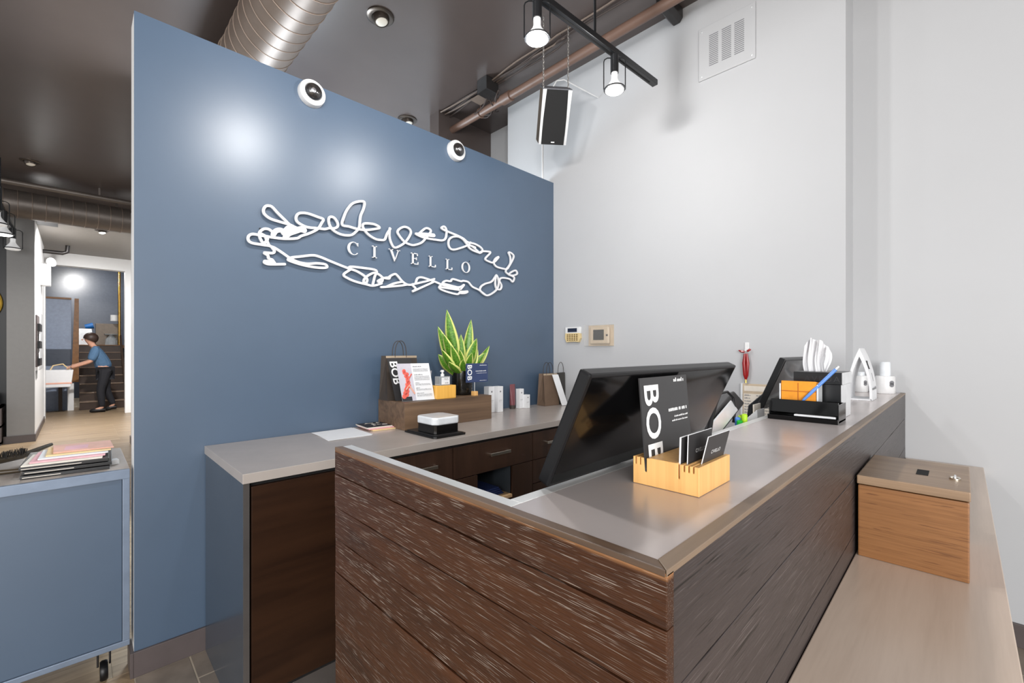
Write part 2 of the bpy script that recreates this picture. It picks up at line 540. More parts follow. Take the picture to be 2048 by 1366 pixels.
struct(MB().box(-0.45, 1.2, 12.5, 12.7, 3.02, 3.27).box(0.72, 1.2, 12.5, 12.7, 0, 3.02).box(-2.5, -0.45, 12.5, 12.7, 0, 3.27).build('wall_doorway', 'white_trim', origin=(0, 0, 0)))
struct(MB().box(-3.0, 2.5, 17.4, 17.5, 0, 3.9).box(2.4, 2.5, 12.7, 17.4, 0, 3.9).box(-3.0, -2.9, 12.7, 17.4, 0, 3.9).build('wall_far', 'dark_blue_wall', origin=(0, 0, 0)))
struct(MB().box(-3.0, 2.5, 12.7, 17.5, 3.75, 3.9).build('ceiling_far', 'black_paint', origin=(0, 0, 0)))
struct(MB().box(-4.0, -0.72, 9.85, 9.95, 0, CZ).build('wall_left_dark', 'black_paint', origin=(0, 0, 0)))

SCRIBBLE = [
  [(0.775,1.938),(0.750,1.946),(0.695,1.952),(0.661,1.958),(0.637,1.974),(0.632,1.993),(0.641,2.012),(0.655,2.018),(0.671,2.015),(0.695,1.992),(0.726,1.966),(0.750,1.946),(0.775,1.938),(0.793,1.934)],
  [(0.671,1.896),(0.655,1.905),(0.635,1.903),(0.619,1.889),(0.614,1.874),(0.619,1.853),(0.633,1.834),(0.650,1.861),(0.625,1.876)],
  [(0.661,1.826),(0.619,1.826),(0.583,1.827),(0.569,1.837),(0.568,1.853),(0.577,1.865),(0.593,1.870),(0.619,1.869),(0.648,1.869),(0.675,1.869),(0.726,1.872),(0.782,1.884),(0.804,1.900),(0.837,1.917),(0.871,1.939),(0.890,1.957),(0.906,1.987),(0.914,2.007),(0.886,2.013),(0.837,2.020),(0.804,2.016),(0.786,2.005),(0.779,1.984),(0.786,1.967),(0.808,1.956),(0.837,1.950),(0.890,1.955),(0.921,1.957),(0.945,1.967),(0.969,1.970),(0.989,1.984),(0.989,2.004),(0.973,2.025),(0.955,2.029),(0.943,2.019),(0.943,1.995),(0.953,1.973),(0.969,1.958),(0.998,1.947),(1.031,1.945),(1.065,1.953),(1.090,1.975),(1.110,2.003),(1.114,2.038),(1.119,2.072),(1.134,2.109),(1.141,2.141),(1.134,2.152),(1.103,2.144),(1.069,2.124),(1.043,2.089),(1.025,2.048),(1.014,1.999),(1.052,1.996),(1.103,1.992),(1.148,1.996),(1.193,2.009),(1.232,2.025),(1.207,2.037),(1.175,2.037),(1.139,2.030),(1.130,2.016),(1.139,1.996),(1.166,1.972),(1.202,1.957),(1.230,1.955),(1.263,1.963),(1.278,1.997),(1.299,2.032)],
  [(0.641,1.865),(0.648,1.848),(0.658,1.827),(0.681,1.820),(0.715,1.802),(0.754,1.779),(0.793,1.766),(0.834,1.764),(0.883,1.773),(0.925,1.773),(0.933,1.760),(0.910,1.753),(0.864,1.751),(0.808,1.755),(0.757,1.765),(0.742,1.772),(0.757,1.784),(0.801,1.796),(0.860,1.811),(0.898,1.808),(0.953,1.793),(1.010,1.778),(1.052,1.768),(1.095,1.759),(1.139,1.739),(1.157,1.720),(1.148,1.693)],
  [(1.052,1.768),(1.060,1.779),(1.130,1.782),(1.211,1.778),(1.202,1.742),(1.191,1.698)],
  [(1.060,1.764),(1.022,1.731),(1.052,1.712),(1.095,1.700),(1.148,1.693),(1.191,1.689),(1.244,1.708)],
  [(1.148,1.693),(1.136,1.709),(1.148,1.731),(1.175,1.752),(1.207,1.764),(1.249,1.743),(1.244,1.716),(1.221,1.718),(1.258,1.740),(1.297,1.749)],
  [(0.668,1.822),(0.680,1.805),(0.671,1.793),(0.635,1.789),(0.651,1.779),(0.655,1.765),(0.671,1.760),(0.676,1.746),(0.655,1.747)],
  [(0.655,1.747),(0.637,1.750),(0.651,1.737),(0.726,1.747)],
  [(1.297,2.035),(1.295,1.989),(1.305,1.954),(1.326,1.928),(1.361,1.942),(1.399,1.972),(1.428,2.013),(1.438,2.041),(1.423,2.059),(1.394,2.062),(1.365,2.048),(1.347,2.024),(1.361,2.001),(1.384,1.980),(1.404,1.968),(1.443,1.962),(1.472,1.969),(1.513,1.989),(1.543,2.021),(1.580,2.068),(1.570,2.083),(1.543,2.083),(1.513,2.059),(1.492,2.040),(1.470,2.035),(1.513,2.024),(1.559,2.022),(1.612,2.024),(1.666,2.029),(1.694,2.048),(1.702,2.091),(1.694,2.114),(1.677,2.120),(1.661,2.108),(1.677,2.100),(1.722,2.092),(1.785,2.083),(1.839,2.071),(1.875,2.054),(1.937,2.052),(1.987,2.039),(2.007,2.020),(1.984,1.999),(1.918,2.006),(1.881,2.026),(1.899,2.056)],
  [(1.943,2.029),(1.887,2.034),(1.827,2.010),(1.768,1.987),(1.734,1.986),(1.717,2.011),(1.722,2.044),(1.751,2.067),(1.797,2.076),(1.839,2.064),(1.875,2.037),(1.918,2.030),(1.981,1.996)],
  [(1.981,1.999),(2.007,2.013),(2.073,2.020),(2.076,2.009),(2.033,1.965),(2.066,1.950),(2.113,1.951),(2.161,1.996),(2.133,1.984),(2.113,1.951),(2.133,1.926),(2.175,1.919),(2.239,1.920),(2.267,1.947),(2.312,2.016),(2.297,2.040),(2.260,2.045),(2.278,2.011),(2.275,1.963),(2.231,1.906),(2.260,1.883),(2.304,1.881),(2.349,1.899),(2.334,1.921),(2.297,1.909),(2.260,1.883),(2.289,1.876),(2.319,1.864),(2.300,1.833),(2.267,1.850),(2.189,1.849),(2.168,1.826),(2.189,1.793),(2.175,1.765),(2.140,1.767),(2.127,1.806),(2.137,1.863),(2.161,1.820),(2.147,1.768),(2.093,1.727),(2.039,1.710),(1.987,1.737),(1.994,1.767),(2.033,1.791),(2.093,1.813),(2.137,1.863)],
  [(2.039,1.710),(1.975,1.741),(1.918,1.757),(1.881,1.785),(1.839,1.789),(1.815,1.784),(1.751,1.791),(1.734,1.775),(1.694,1.773),(1.672,1.755),(1.711,1.743),(1.803,1.743),(1.845,1.764),(1.815,1.730)],
  [(1.672,1.755),(1.644,1.723),(1.694,1.705),(1.785,1.695),(1.815,1.711),(1.875,1.722),(1.851,1.708),(1.809,1.706)],
  [(1.803,1.724),(1.722,1.726),(1.650,1.728)],
  [(1.677,1.742),(1.607,1.759),(1.554,1.769),(1.508,1.774),(1.482,1.763),(1.472,1.736)],
  [(1.607,1.775),(1.559,1.758),(1.472,1.731),(1.447,1.722),(1.472,1.699),(1.447,1.681),(1.528,1.720),(1.607,1.759)],
  [(1.447,1.722),(1.413,1.719),(1.380,1.734),(1.347,1.764),(1.328,1.772),(1.296,1.754),(1.291,1.741),(1.253,1.741)],
  [(1.413,1.719),(1.361,1.707),(1.278,1.692),(1.242,1.686)],
  [(1.380,1.732),(1.328,1.718),(1.278,1.694)],
]
SCRIBBLE_BOLD = [
  [(0.675,1.883),(0.688,1.904),(0.712,1.911),(0.726,1.897),(0.740,1.916),(0.722,1.902),(0.743,1.928),(0.765,1.936),(0.779,1.923),(0.797,1.935),(0.815,1.938),(0.819,1.929),(0.801,1.930),(0.772,1.915),(0.750,1.903),(0.736,1.889)],
  [(0.729,1.880),(0.740,1.905),(0.757,1.927),(0.740,1.927)],
  [(0.641,1.745),(0.675,1.746)],
  [(1.497,2.037),(1.538,2.042),(1.570,2.046),(1.601,2.049)],
  [(1.683,1.747),(1.739,1.741),(1.791,1.735)],
  [(1.815,1.709),(1.845,1.712)],
]

# ---------------------------------------------------------------- reception desk
DX, DY, DZ = 0.406, 0.20, 1.106
desk = thing('reception_desk', 'l-shaped reception desk clad in dark reclaimed planks with grey metal top', 'reception desk', (0.8, 0.5, 0))
rnd = random.Random(11)
zs = [1.104, 1.048, 0.975, 0.905, 0.832, 0.733, 0.640, 0.545, 0.455, 0.36, 0.27, 0.18, 0.09, 0.0]
for a, b in zip(zs[:-1], zs[1:]):
    d = rnd.uniform(0, 0.0025)
    mb = MB(); n = 18; top = []; bot = []
    for i in range(n + 1):
        y = DY + (0.975 - DY) * i / n
        top.append((y, a - 0.0004 - (rnd.uniform(0, 0.0013) if 0 < i < n else 0)))
        bot.append((y, b + 0.0004 + (rnd.uniform(0, 0.0013) if 0 < i < n else 0)))
    poly = bot + top[::-1]
    mb.prism(poly, lambda u, v, w: (w, u, v), DX + d, DX + 0.016)
    mb.build('plank', 'barn_side', desk, bevel=0.0012, seg=2)
zs = [1.104, 0.980, 0.832, 0.700, 0.56, 0.42, 0.28, 0.14, 0.0]
for a, b in zip(zs[:-1], zs[1:]):
    d = rnd.uniform(0, 0.002)
    mb = MB(); n = 30; top = []; bot = []
    for i in range(n + 1):
        x = DX + 0.0165 + (RX - 0.0185 - DX) * i / n
        top.append((x, a - 0.0004 - (rnd.uniform(0, 0.0014) if 0 < i < n else 0)))
        bot.append((x, b + 0.0004 + (rnd.uniform(0, 0.0014) if 0 < i < n else 0)))
    mb.prism(bot + top[::-1], lambda u, v, w: (u, w, v), DY + d, DY + 0.017)
    mb.build('plank', 'barn_front_sheen', desk, bevel=0.0012, seg=2)
MB().box(DX + 0.016, 0.46, DY + 0.018, 0.975, 0.0, 1.09).box(0.46, RX - 0.002, DY + 0.018, 0.245, 0.0, 1.09).build('carcass', 'cabinet_wood', desk)
# mitred wood rims around the metal top
MB().prism([(DX, DY), (RX - 0.002, DY), (RX - 0.002, DY + 0.018), (DX + 0.017, DY + 0.018)], lambda u, v, w: (u, v, w), DZ - 0.006, DZ + 0.0015).build('rim_board', 'barn_edge', desk, bevel=0.0012)
MB().prism([(DX, DY + 0.001), (DX + 0.0165, DY + 0.018), (DX + 0.0165, 0.973), (DX, 0.973)], lambda u, v, w: (u, v, w), DZ - 0.006, DZ + 0.0015).build('rim_board', 'barn_edge_side', desk, bevel=0.0012)
MB().prism([(DX + 0.0168, DY + 0.0183), (RX - 0.003, DY + 0.0183), (RX - 0.003, 0.412), (WX - 0.002, 0.412), (WX - 0.002, 0.4345), (DX + 0.0168, 0.4345)], lambda u, v, w: (u, v, w), DZ - 0.03, DZ).build('metal_top', 'desk_metal', desk, bevel=0.0006)
MB().box(DX + 0.0168, 0.4455, 0.4347, 0.974, DZ - 0.03, DZ).box(0.4455, WX - 0.003, 0.4347, 0.457, DZ - 0.03, DZ).build('metal_lip', 'lip_sheen_metal', desk, bevel=0.0008)
MB().box(0.462, WX - 0.02, 0.44, 1.02, 0.735, 0.765).box(0.462, WX - 0.02, 0.425, 0.445, 0.0, 1.075).build('staff_worktop', 'counter_metal', desk)
ledge = thing('bag_shelf', 'brown wooden lower shelf running along the front of the reception desk', 'shelf', (1.8, 0.06, 0.70))
MB().box(0.5, RX - 0.002, -0.071, DY - 0.001, 0.742, 0.779).build('shelf_board', 'bench_wood', ledge, bevel=0.002)
for x in (0.75, 1.6, 2.5):
    MB().prism([(DY - 0.001, 0.742), (0.0, 0.742), (DY - 0.001, 0.56)], lambda u, v, w, x=x: (x + w, u, v), -0.015, 0.015).build('bracket', 'steel_dark', ledge)

# wooden suggestion box
bx = thing('ballot_box', 'oak-brown wooden suggestion box with slotted hinged lid standing on the shelf', 'box', (1.64, 0.09, 0.779))
MB().box(1.475, 1.80, -0.013, 0.193, 0.7795, 0.967).build('body', 'oak', bx, bevel=0.003)
lid = MB().box(1.473, 1.80, -0.015, 0.195, 0.9695, 0.992)
lid.build('lid', 'oak_lid', bx, bevel=0.0025)
MB().box(1.474, 1.479, -0.0145, 0.1945, 0.970, 0.9905).build('lid_edge', 'oak', bx, bevel=0.001)
MB().box(1.592, 1.662, 0.062, 0.086, 0.990, 0.9926).build('slot', 'gap_black', bx)
lk = MB().lathe([(0.011, 0), (0.011, 0.004), (0.009, 0.006), (0.0, 0.006)], (1.60, 0.012, 0.992), 16).build('lock', 'nickel', bx, smooth=True)
MB().box(1.586, 1.614, 0.010, 0.014, 0.9955, 1.001).build('key', 'silver', lk, bevel=0.001)

# ---------------------------------------------------------------- back counter
wt = tag(MB().box(0.400, WX - 0.002, 1.712, BW - 0.002, 0.866, 0.90).build('worktop', 'counter_metal', bevel=0.0012), 'long grey metal worktop running along the blue wall', 'worktop')
FY = 1.73
def pull(parent, xa, xb, z):
    MB().box(xa, xb, FY - 0.032, FY - 0.024, z - 0.008, z + 0.008).box(xa, xa + 0.009, FY - 0.026, FY, z - 0.007, z + 0.007).box(xb - 0.009, xb, FY - 0.026, FY, z - 0.007, z + 0.007).build('handle', 'nickel', parent, bevel=0.0015)
cab = thing('base_cabinet', 'end base cabinet with wall-reflection tinted side panel and plain dark wood door', 'cabinet', (0.62, 2.05, 0))
MB().box(0.402, 0.418, FY - 0.012, BW - 0.014, 0.0, 0.865).build('side_panel', 'side_panel', cab, bevel=0.001)
MB().box(0.4025, 0.4215, FY - 0.0135, FY - 0.0121, 0.0, 0.865).build('edge_strip', 'dark_edge', cab)
MB().box(0.43, 0.86, FY + 0.006, BW - 0.014, 0.10, 0.865).build('body', 'gap_black', cab)
MB().box(0.428, 0.86, FY - 0.013, FY + 0.005, 0.115, 0.851).build('door', 'door_wood', cab, bevel=0.001)
MB().box(0.42, 0.86, FY - 0.004, FY + 0.03, 0.0, 0.10).build('toe_kick', 'dark_edge', cab)
def drawer_unit(name, label, x0, x1, split=None, hx=None):
    c = thing(name, label, 'cabinet', ((x0 + x1) / 2, 2.05, 0))
    MB().box(x0 + 0.001, x1 - 0.001, 2.26, BW - 0.014, 0.0, 0.865).box(x0 + 0.001, x0 + 0.017, FY + 0.006, 2.26, 0, 0.865).box(x1 - 0.017, x1 - 0.001, FY + 0.006, 2.26, 0, 0.865).box(x0 + 0.017, x1 - 0.017, FY + 0.006, 2.26, 0.845, 0.865).build('body', 'niche_dark', c)
    MB().box(x0, x1, FY + 0.004, FY + 0.012, 0.85, 0.865).build('shadow_gap', 'gap_black', c)
    dr = MB().box(x0 + 0.002, x1 - 0.002, FY - 0.012, FY + 0.006, 0.697, 0.852).build('drawer', 'cabinet_wood', c, bevel=0.001)
    pull(dr, hx[0], hx[1], 0.783)
    MB().box(x0 + 0.01, x1 - 0.01, FY - 0.002, FY + 0.02, 0.0, 0.10).build('toe_kick', 'dark_edge', c)
    return c
c1 = drawer_unit('drawer_cabinet', 'dark drawer cabinet between the end cabinet and the open-niche unit', 0.862, 1.290, hx=(1.045, 1.19))
MB().box(0.864, 1.288, FY - 0.012, FY + 0.006, 0.105, 0.693).build('door', 'cabinet_wood', c1, bevel=0.001)
c2 = drawer_unit('drawer_cabinet', 'dark drawer cabinet with an open niche holding navy cloth below its drawer', 1.291, 1.853, hx=(1.52, 1.662))
MB().box(1.293, 1.444, FY - 0.012, FY + 0.006, 0.105, 0.693).build('panel', 'cabinet_wood', c2, bevel=0.001)
MB().box(1.692, 1.851, FY - 0.012, FY + 0.006, 0.105, 0.693).build('panel', 'cabinet_wood', c2, bevel=0.001)
MB().box(1.444, 1.692, FY - 0.010, 2.25, 0.525, 0.54).build('shelf', 'edge_worn', c2)
MB().box(1.436, 1.444, FY, 2.26, 0.54, 0.70).box(1.692, 1.70, FY, 2.26, 0.54, 0.70).build('niche_side', 'niche_dark', c2)
MB().box(1.444, 1.692, FY - 0.012, FY + 0.006, 0.105, 0.523).build('door', 'cabinet_wood', c2, bevel=0.001)
cl = MB()
for i in range(4):
    cl.box(1.46 + 0.004 * i, 1.665 - 0.006 * i, FY + 0.03 + 0.006 * i, 2.1, 0.541 + 0.009 * i, 0.549 + 0.009 * i)
tag(cl.build('folded_cloth', 'navy_cloth', bevel=0.003), 'folded navy cloth lying in the open cabinet niche', 'cloth')
c3 = drawer_unit('drawer_cabinet', 'dark drawer cabinet at the white wall end of the counter', 1.854, WX - 0.004, hx=(1.965, 2.11))
MB().box(1.856, 2.3, FY - 0.012, FY + 0.006, 0.562, 0.693).box(2.304, WX - 0.006, FY - 0.012, FY + 0.006, 0.105, 0.693).build('drawer', 'cabinet_wood', c3, bevel=0.001)
MB().box(1.856, 2.3, FY - 0.012, FY + 0.006, 0.105, 0.558).build('drawer', 'cabinet_wood', c3, bevel=0.001)

# ---------------------------------------------------------------- wall sign
sign = thing('wall_sign', 'white cut-metal scribble sign with serif lettering mounted on the blue wall', 'sign', (1.4, 2.335, 1.85))
def ribbon(mb, pts, w, y0, y1, sub=5):
    P = [Vector((p[0], p[1])) for p in pts]
    out = []
    for i in range(len(P) - 1):
        a, b, c, d = P[max(i - 1, 0)], P[i], P[i + 1], P[min(i + 2, len(P) - 1)]
        for k in range(sub):
            t = k / sub
            out.append(0.5 * ((2 * b) + (c - a) * t + (2 * a - 5 * b + 4 * c - d) * t * t + (3 * b - a - 3 * c + d) * t ** 3))
    out.append(P[-1])
    base = len(mb.v); m = len(out)
    for i, p in enumerate(out):
        t = out[min(i + 1, m - 1)] - out[max(i - 1, 0)]
        if t.length < 1e-6: t = Vector((1, 0))
        t.normalize(); n = Vector((-t.y, t.x)) * (w / 2)
        ya = y0 - 0.0016 * i / m        # the rod lies over its own earlier loops
        for q, y in ((p + n, ya), (p - n, ya), (p - n, y1), (p + n, y1)):
            mb.v.append((q.x, y, q.y))
    for i in range(m - 1):
        for k in range(4):
            k2 = (k + 1) % 4
            mb.f.append((base + i * 4 + k, base + i * 4 + k2, base + (i + 1) * 4 + k2, base + (i + 1) * 4 + k))
    mb.f.append((base, base + 1, base + 2, base + 3)); mb.f.append(tuple(base + (m - 1) * 4 + k for k in (3, 2, 1, 0)))
    for p, e_ in ((out[0], 0.0002), (out[-1], -0.0018)):
        mb.lathe([(w / 2, 0), (w / 2, y1 - y0 - e_)], (p.x, y0 + e_, p.y), 10, (0, 1, 0))
mb = MB()
for k, pl in enumerate(SCRIBBLE):
    e = (k % 3) * 0.0003
    ribbon(mb, pl, 0.0122, 2.333 - e, 2.342)
for k, pl in enumerate(SCRIBBLE_BOLD):
    ribbon(mb, pl, 0.023, 2.3335 - k * 0.0002, 2.342)
mb.build('scribble_outline', 'sign_white', sign)
for x, z in ((0.62, 1.905), (1.03, 2.02), (1.47, 1.965), (1.9, 1.93), (2.2, 1.77), (0.75, 1.78), (1.2, 1.72), (1.75, 1.70)):
    MB().lathe([(0.003, 0), (0.003, 0.008)], (x, 2.342, z), 8, (0, 1, 0)).build('standoff_pin', 'steel_dark', sign)

def ell(cx, cz, rx, rz, a0, a1, n=26):
    return [(cx + rx * math.cos(a0 + (a1 - a0) * i / n), cz + rz * math.sin(a0 + (a1 - a0) * i / n)) for i in range(n + 1)]
H = 0.068; ZB = 1.848
def letter(polys):
    m_ = MB()
    for p in polys:
        m_.prism(p, lambda u, v, w: (u, w, v), 2.3335, 2.341)
    return m_.build('letter', 'sign_white', sign)
def R(x0, x1, z0, z1): return [(x0, ZB + z0 * H), (x1, ZB + z0 * H), (x1, ZB + z1 * H), (x0, ZB + z1 * H)]
# C
c_out = ell(1.078, ZB + H / 2, 0.034, H * 0.53, math.radians(40), math.radians(318))
c_in = ell(1.0805, ZB + H / 2, 0.0235, H * 0.48, math.radians(40), math.radians(318))
quads = [[c_out[i], c_out[i + 1], c_in[i + 1], c_in[i]] for i in range(len(c_out) - 1)]
letter(quads + [[(1.1005, ZB + 0.98 * H), (1.1045, ZB + 0.98 * H), (1.1045, ZB + 0.70 * H), (1.099, ZB + 0.78 * H)]])
letter([R(1.196, 1.207, 0, 1), R(1.187, 1.216, 0, 0.06), R(1.187, 1.216, 0.94, 1)])
letter([[(1.297, ZB + H), (1.310, ZB + H), (1.334, ZB + 0.12 * H), (1.327, ZB - 0.03 * H)], [(1.327, ZB - 0.03 * H), (1.331, ZB + 0.02 * H), (1.356, ZB + H), (1.351, ZB + H)], R(1.290, 1.318, 0.94, 1), R(1.343, 1.364, 0.94, 1)])
letter([R(1.447, 1.457, 0, 1), R(1.439, 1.488, 0, 0.07), R(1.439, 1.485, 0.93, 1), R(1.457, 1.478, 0.49, 0.55), R(1.475, 1.479, 0.40, 0.64), R(1.482, 1.486, 0.78, 1), R(1.486, 1.490, 0, 0.24)])
for x in (1.566, 1.696):
    letter([R(x + 0.008, x + 0.018, 0, 1), R(x, x + 0.050, 0, 0.07), R(x, x + 0.027, 0.94, 1), R(x + 0.047, x + 0.052, 0, 0.25)])
o_out = ell(1.861, ZB + H / 2, 0.0355, H * 0.54, 0, 2 * math.pi, 32)
o_in = ell(1.861, ZB + H / 2, 0.0250, H * 0.49, 0, 2 * math.pi, 32)
letter([[o_out[i], o_out[i + 1], o_in[i + 1], o_in[i]] for i in range(32)])

# ---------------------------------------------------------------- dome cameras on the blue wall
def dome_camera(x, label):
    t = thing('dome_camera', label, 'camera', (x, BW, 2.64), 'dome cameras under the top edge of the blue wall')
    MB().lathe([(0.066, 0), (0.066, 0.018), (0.063, 0.030), (0.044, 0.040), (0.042, 0.036)], (x, BW, 2.64), 36, (0, -1, 0)).build('housing', 'white_plastic', t, smooth=True)
    d = MB().lathe([(0.042 * math.cos(a), 0.036 + 0.032 * math.sin(a)) for a in [i * math.pi / 16 for i in range(9)]], (x, BW, 2.64), 28, (0, -1, 0)).build('dome', 'dome', t, smooth=True)
    MB().lathe([(0.012, 0.066), (0.012, 0.069), (0.007, 0.071)], (x - 0.004, BW, 2.638), 14, (-0.1, -1, -0.1)).build('lens', 'cam_inner', d, smooth=True)
dome_camera(0.857, 'white dome camera with dark bubble, above the scribbled loops of the sign')
dome_camera(1.781, 'white dome camera with dark bubble, nearer the hanging speaker and white wall')

# ---------------------------------------------------------------- ceiling services
du = thing('spiral_duct', 'large brown spiral air duct above the blue wall', 'duct', (0.82, 3.5, 3.25))
DR = 0.178; DXc, DZc = 0.83, 3.27
MB().lathe([(DR, 0), (DR, 6.3)], (DXc, -1.9, DZc), 40, (0, 1, 0)).build('duct_pipe', 'duct_metal', du, smooth=True)
for i in range(22):
    y = 1.9 + i * 0.105
    if i in (14,):
        pts = [(DXc + (DR + 0.004) * math.cos(t), y + 0.01, DZc + (DR + 0.004) * math.sin(t)) for t in [k * 2 * math.pi / 40 for k in range(40)]]
        MB().tube(pts, 0.006, 6, closed=True).build('collar', 'duct_seam', du, smooth=True)
    pts = [(DXc + (DR + 0.0012) * math.cos(t), y + 0.105 * t / (2 * math.pi), DZc + (DR + 0.0012) * math.sin(t)) for t in [k * 2 * math.pi / 40 for k in range(41)]]
    MB().tube(pts, 0.0026, 5, cap=False).build('seam', 'duct_seam', du, smooth=True)
for y in (1.0, 2.9, 4.1):
    MB().box(DXc - 0.02, DXc + 0.02, y, y + 0.025, DZc + DR - 0.005, CZ - 0.001).build('strap', 'duct_metal', du)

d2 = thing('spiral_duct', 'spiral duct crossing below the brown ceiling in front of the corridor', 'duct', (0, 8.55, 3.2))
MB().lathe([(0.175, 0), (0.175, 4.4)], (-3.6, 8.55, 3.215), 32, (1, 0, 0)).build('duct_pipe', 'duct_back', d2, smooth=True)
for i in range(16):
    x = -1.1 + i * 0.125
    pts = [(x + 0.06 * math.sin(t / 2), 8.55 + 0.177 * math.cos(t), 3.215 + 0.177 * math.sin(t)) for t in [k * 2 * math.pi / 32 for k in range(33)]]
    MB().tube(pts, 0.004, 5, cap=False).build('seam', 'duct_seam', d2, smooth=True)
for x in (-2.5, -0.9, 0.4):
    MB().box(x - 0.012, x + 0.012, 8.545, 8.555, 3.385, CZ - 0.001).build('strap', 'duct_back', d2)
tag(MB().tube([(-3.6, 8.2, 3.40), (0.8, 8.2, 3.40)], 0.035, 12).box(-1.0, -0.98, 8.195, 8.205, 3.43, CZ).box(0.2, 0.22, 8.195, 8.205, 3.43, CZ).build('conduit_pipe', 'duct_back', smooth=True), 'straight grey conduit running just ahead of the corridor duct', 'pipe')

pp = thing('sprinkler_pipe', 'straight brown pipe under the ceiling along the white wall', 'pipe', (2.5, 2.0, 3.39))
MB().tube([(2.515, -2.0, 3.40), (2.515, 3.36, 3.40)], 0.032, 16).build('pipe', 'pipe_brown', pp, smooth=True)
for y in (2.62,):
    MB().tube([(2.515, y - 0.05, 3.40), (2.515, y + 0.05, 3.40)], 0.042, 16).build('coupling', 'pipe_brown', pp, smooth=True)
for y in (0.6, 2.95):
    pts = [(2.515 + 0.037 * math.cos(t), y, 3.40 + 0.037 * math.sin(t)) for t in [k * 2 * math.pi / 20 for k in range(20)]]
    MB().tube(pts, 0.006, 6, closed=True).tube([(2.515, y, 3.435), (2.515, y, CZ)], 0.005, 6).build('hanger', 'pipe_brown', pp, smooth=True)

jb = thing('ceiling_cables', 'bundle of dark cables and junction box clipped along the ceiling', 'cables', (2.40, 2.72, CZ))
MB().box(2.33, 2.46, 2.66, 2.78, CZ - 0.11, CZ).build('junction_box', 'steel_dark', jb, bevel=0.004)
MB().box(2.36, 2.47, 2.78, 2.9, CZ - 0.10, CZ - 0.09).build('cover', 'cable_light', jb, bevel=0.002)
rnd = random.Random(3)
for k in range(5):
    pts = []
    a = rnd.uniform(-0.05, 0.05)
    for i in range(9):
        t = i / 8
        pts.append((2.42 + a + 0.16 * t + 0.03 * math.sin(7 * t + k), 2.72 + 0.1 * math.sin(3 * t + k * 1.3) + 0.25 * t, CZ - 0.09 - 0.05 * math.sin(math.pi * t) + rnd.uniform(-0.008, 0.008)))
    MB().tube(pts, 0.006, 6).build('loose_cable', 'cable', jb, smooth=True)
for k in range(6):
    x0 = 2.385 + 0.016 * k
    pts = []
    for i in range(30):
        y = (1.95 if k % 2 else 1.0) + (3.35 - (1.95 if k % 2 else 1.0)) * i / 29
        pts.append((x0 + 0.012 * math.sin(y * 5 + k * 2) , y, CZ - 0.008 - 0.018 * abs(math.sin(y * 2.6 + k)) * (1 if y > 2.0 else 0.2)))
    MB().tube(pts, 0.0065, 6).build('cable', 'cable' if k % 3 else 'cable_light', jb, smooth=True)

# short black stub beam poking out below the ceiling at the white wall
tag(MB().prism([(-0.04, 0), (0.04, 0), (0.04, -0.06), (0.02, -0.085), (-0.02, -0.085), (-0.04, -0.06)], lambda u, v, w: (w, 1.30 + u, CZ + v), 2.58, WX - 0.004).build('bracket_beam', 'steel_dark', bevel=0.003), 'short dark grey bracket under the ceiling beside the wall vent', 'bracket')

# recessed ceiling lights
def can_light(x, y, label, on=False, CZ=CZ):
    t = thing('recessed_light', label, 'ceiling light', (x, y, CZ))
    MB().lathe([(0.088, 0.0), (0.088, 0.008), (0.076, 0.014), (0.055, 0.012), (0.052, 0.0)], (x, y, CZ), 32, (0, 0, -1), cap=False).build('trim_ring', 'fixture_bronze', t, smooth=True)
    MB().lathe([(0.052, -0.004), (0.052, 0.03), (0.046, 0.045), (0.040, 0.046)], (x, y, CZ), 28, (0.12, -0.22, -1), cap=False).build('eyeball', 'fixture_bronze', t, smooth=True)
    MB().lathe([(0.041, 0.040), (0.030, 0.047), (0.0, 0.049)], (x, y, CZ), 28, (0.12, -0.22, -1)).build('lens', 'glow_far' if on else 'lens_off', t, smooth=True)
can_light(1.425, 2.69, 'bronze eyeball downlight in the ceiling beside the large duct')
can_light(2.245, 3.71, 'bronze eyeball downlight peeking over the blue wall beside the cables')
can_light(0.28, 9.75, 'added lit eyeball downlight in the grey corridor ceiling', True, 3.27)  # fixture added to carry the fill light on the pillar
can_light(-0.395, 7.6, 'bronze eyeball downlight in the brown ceiling before the corridor')

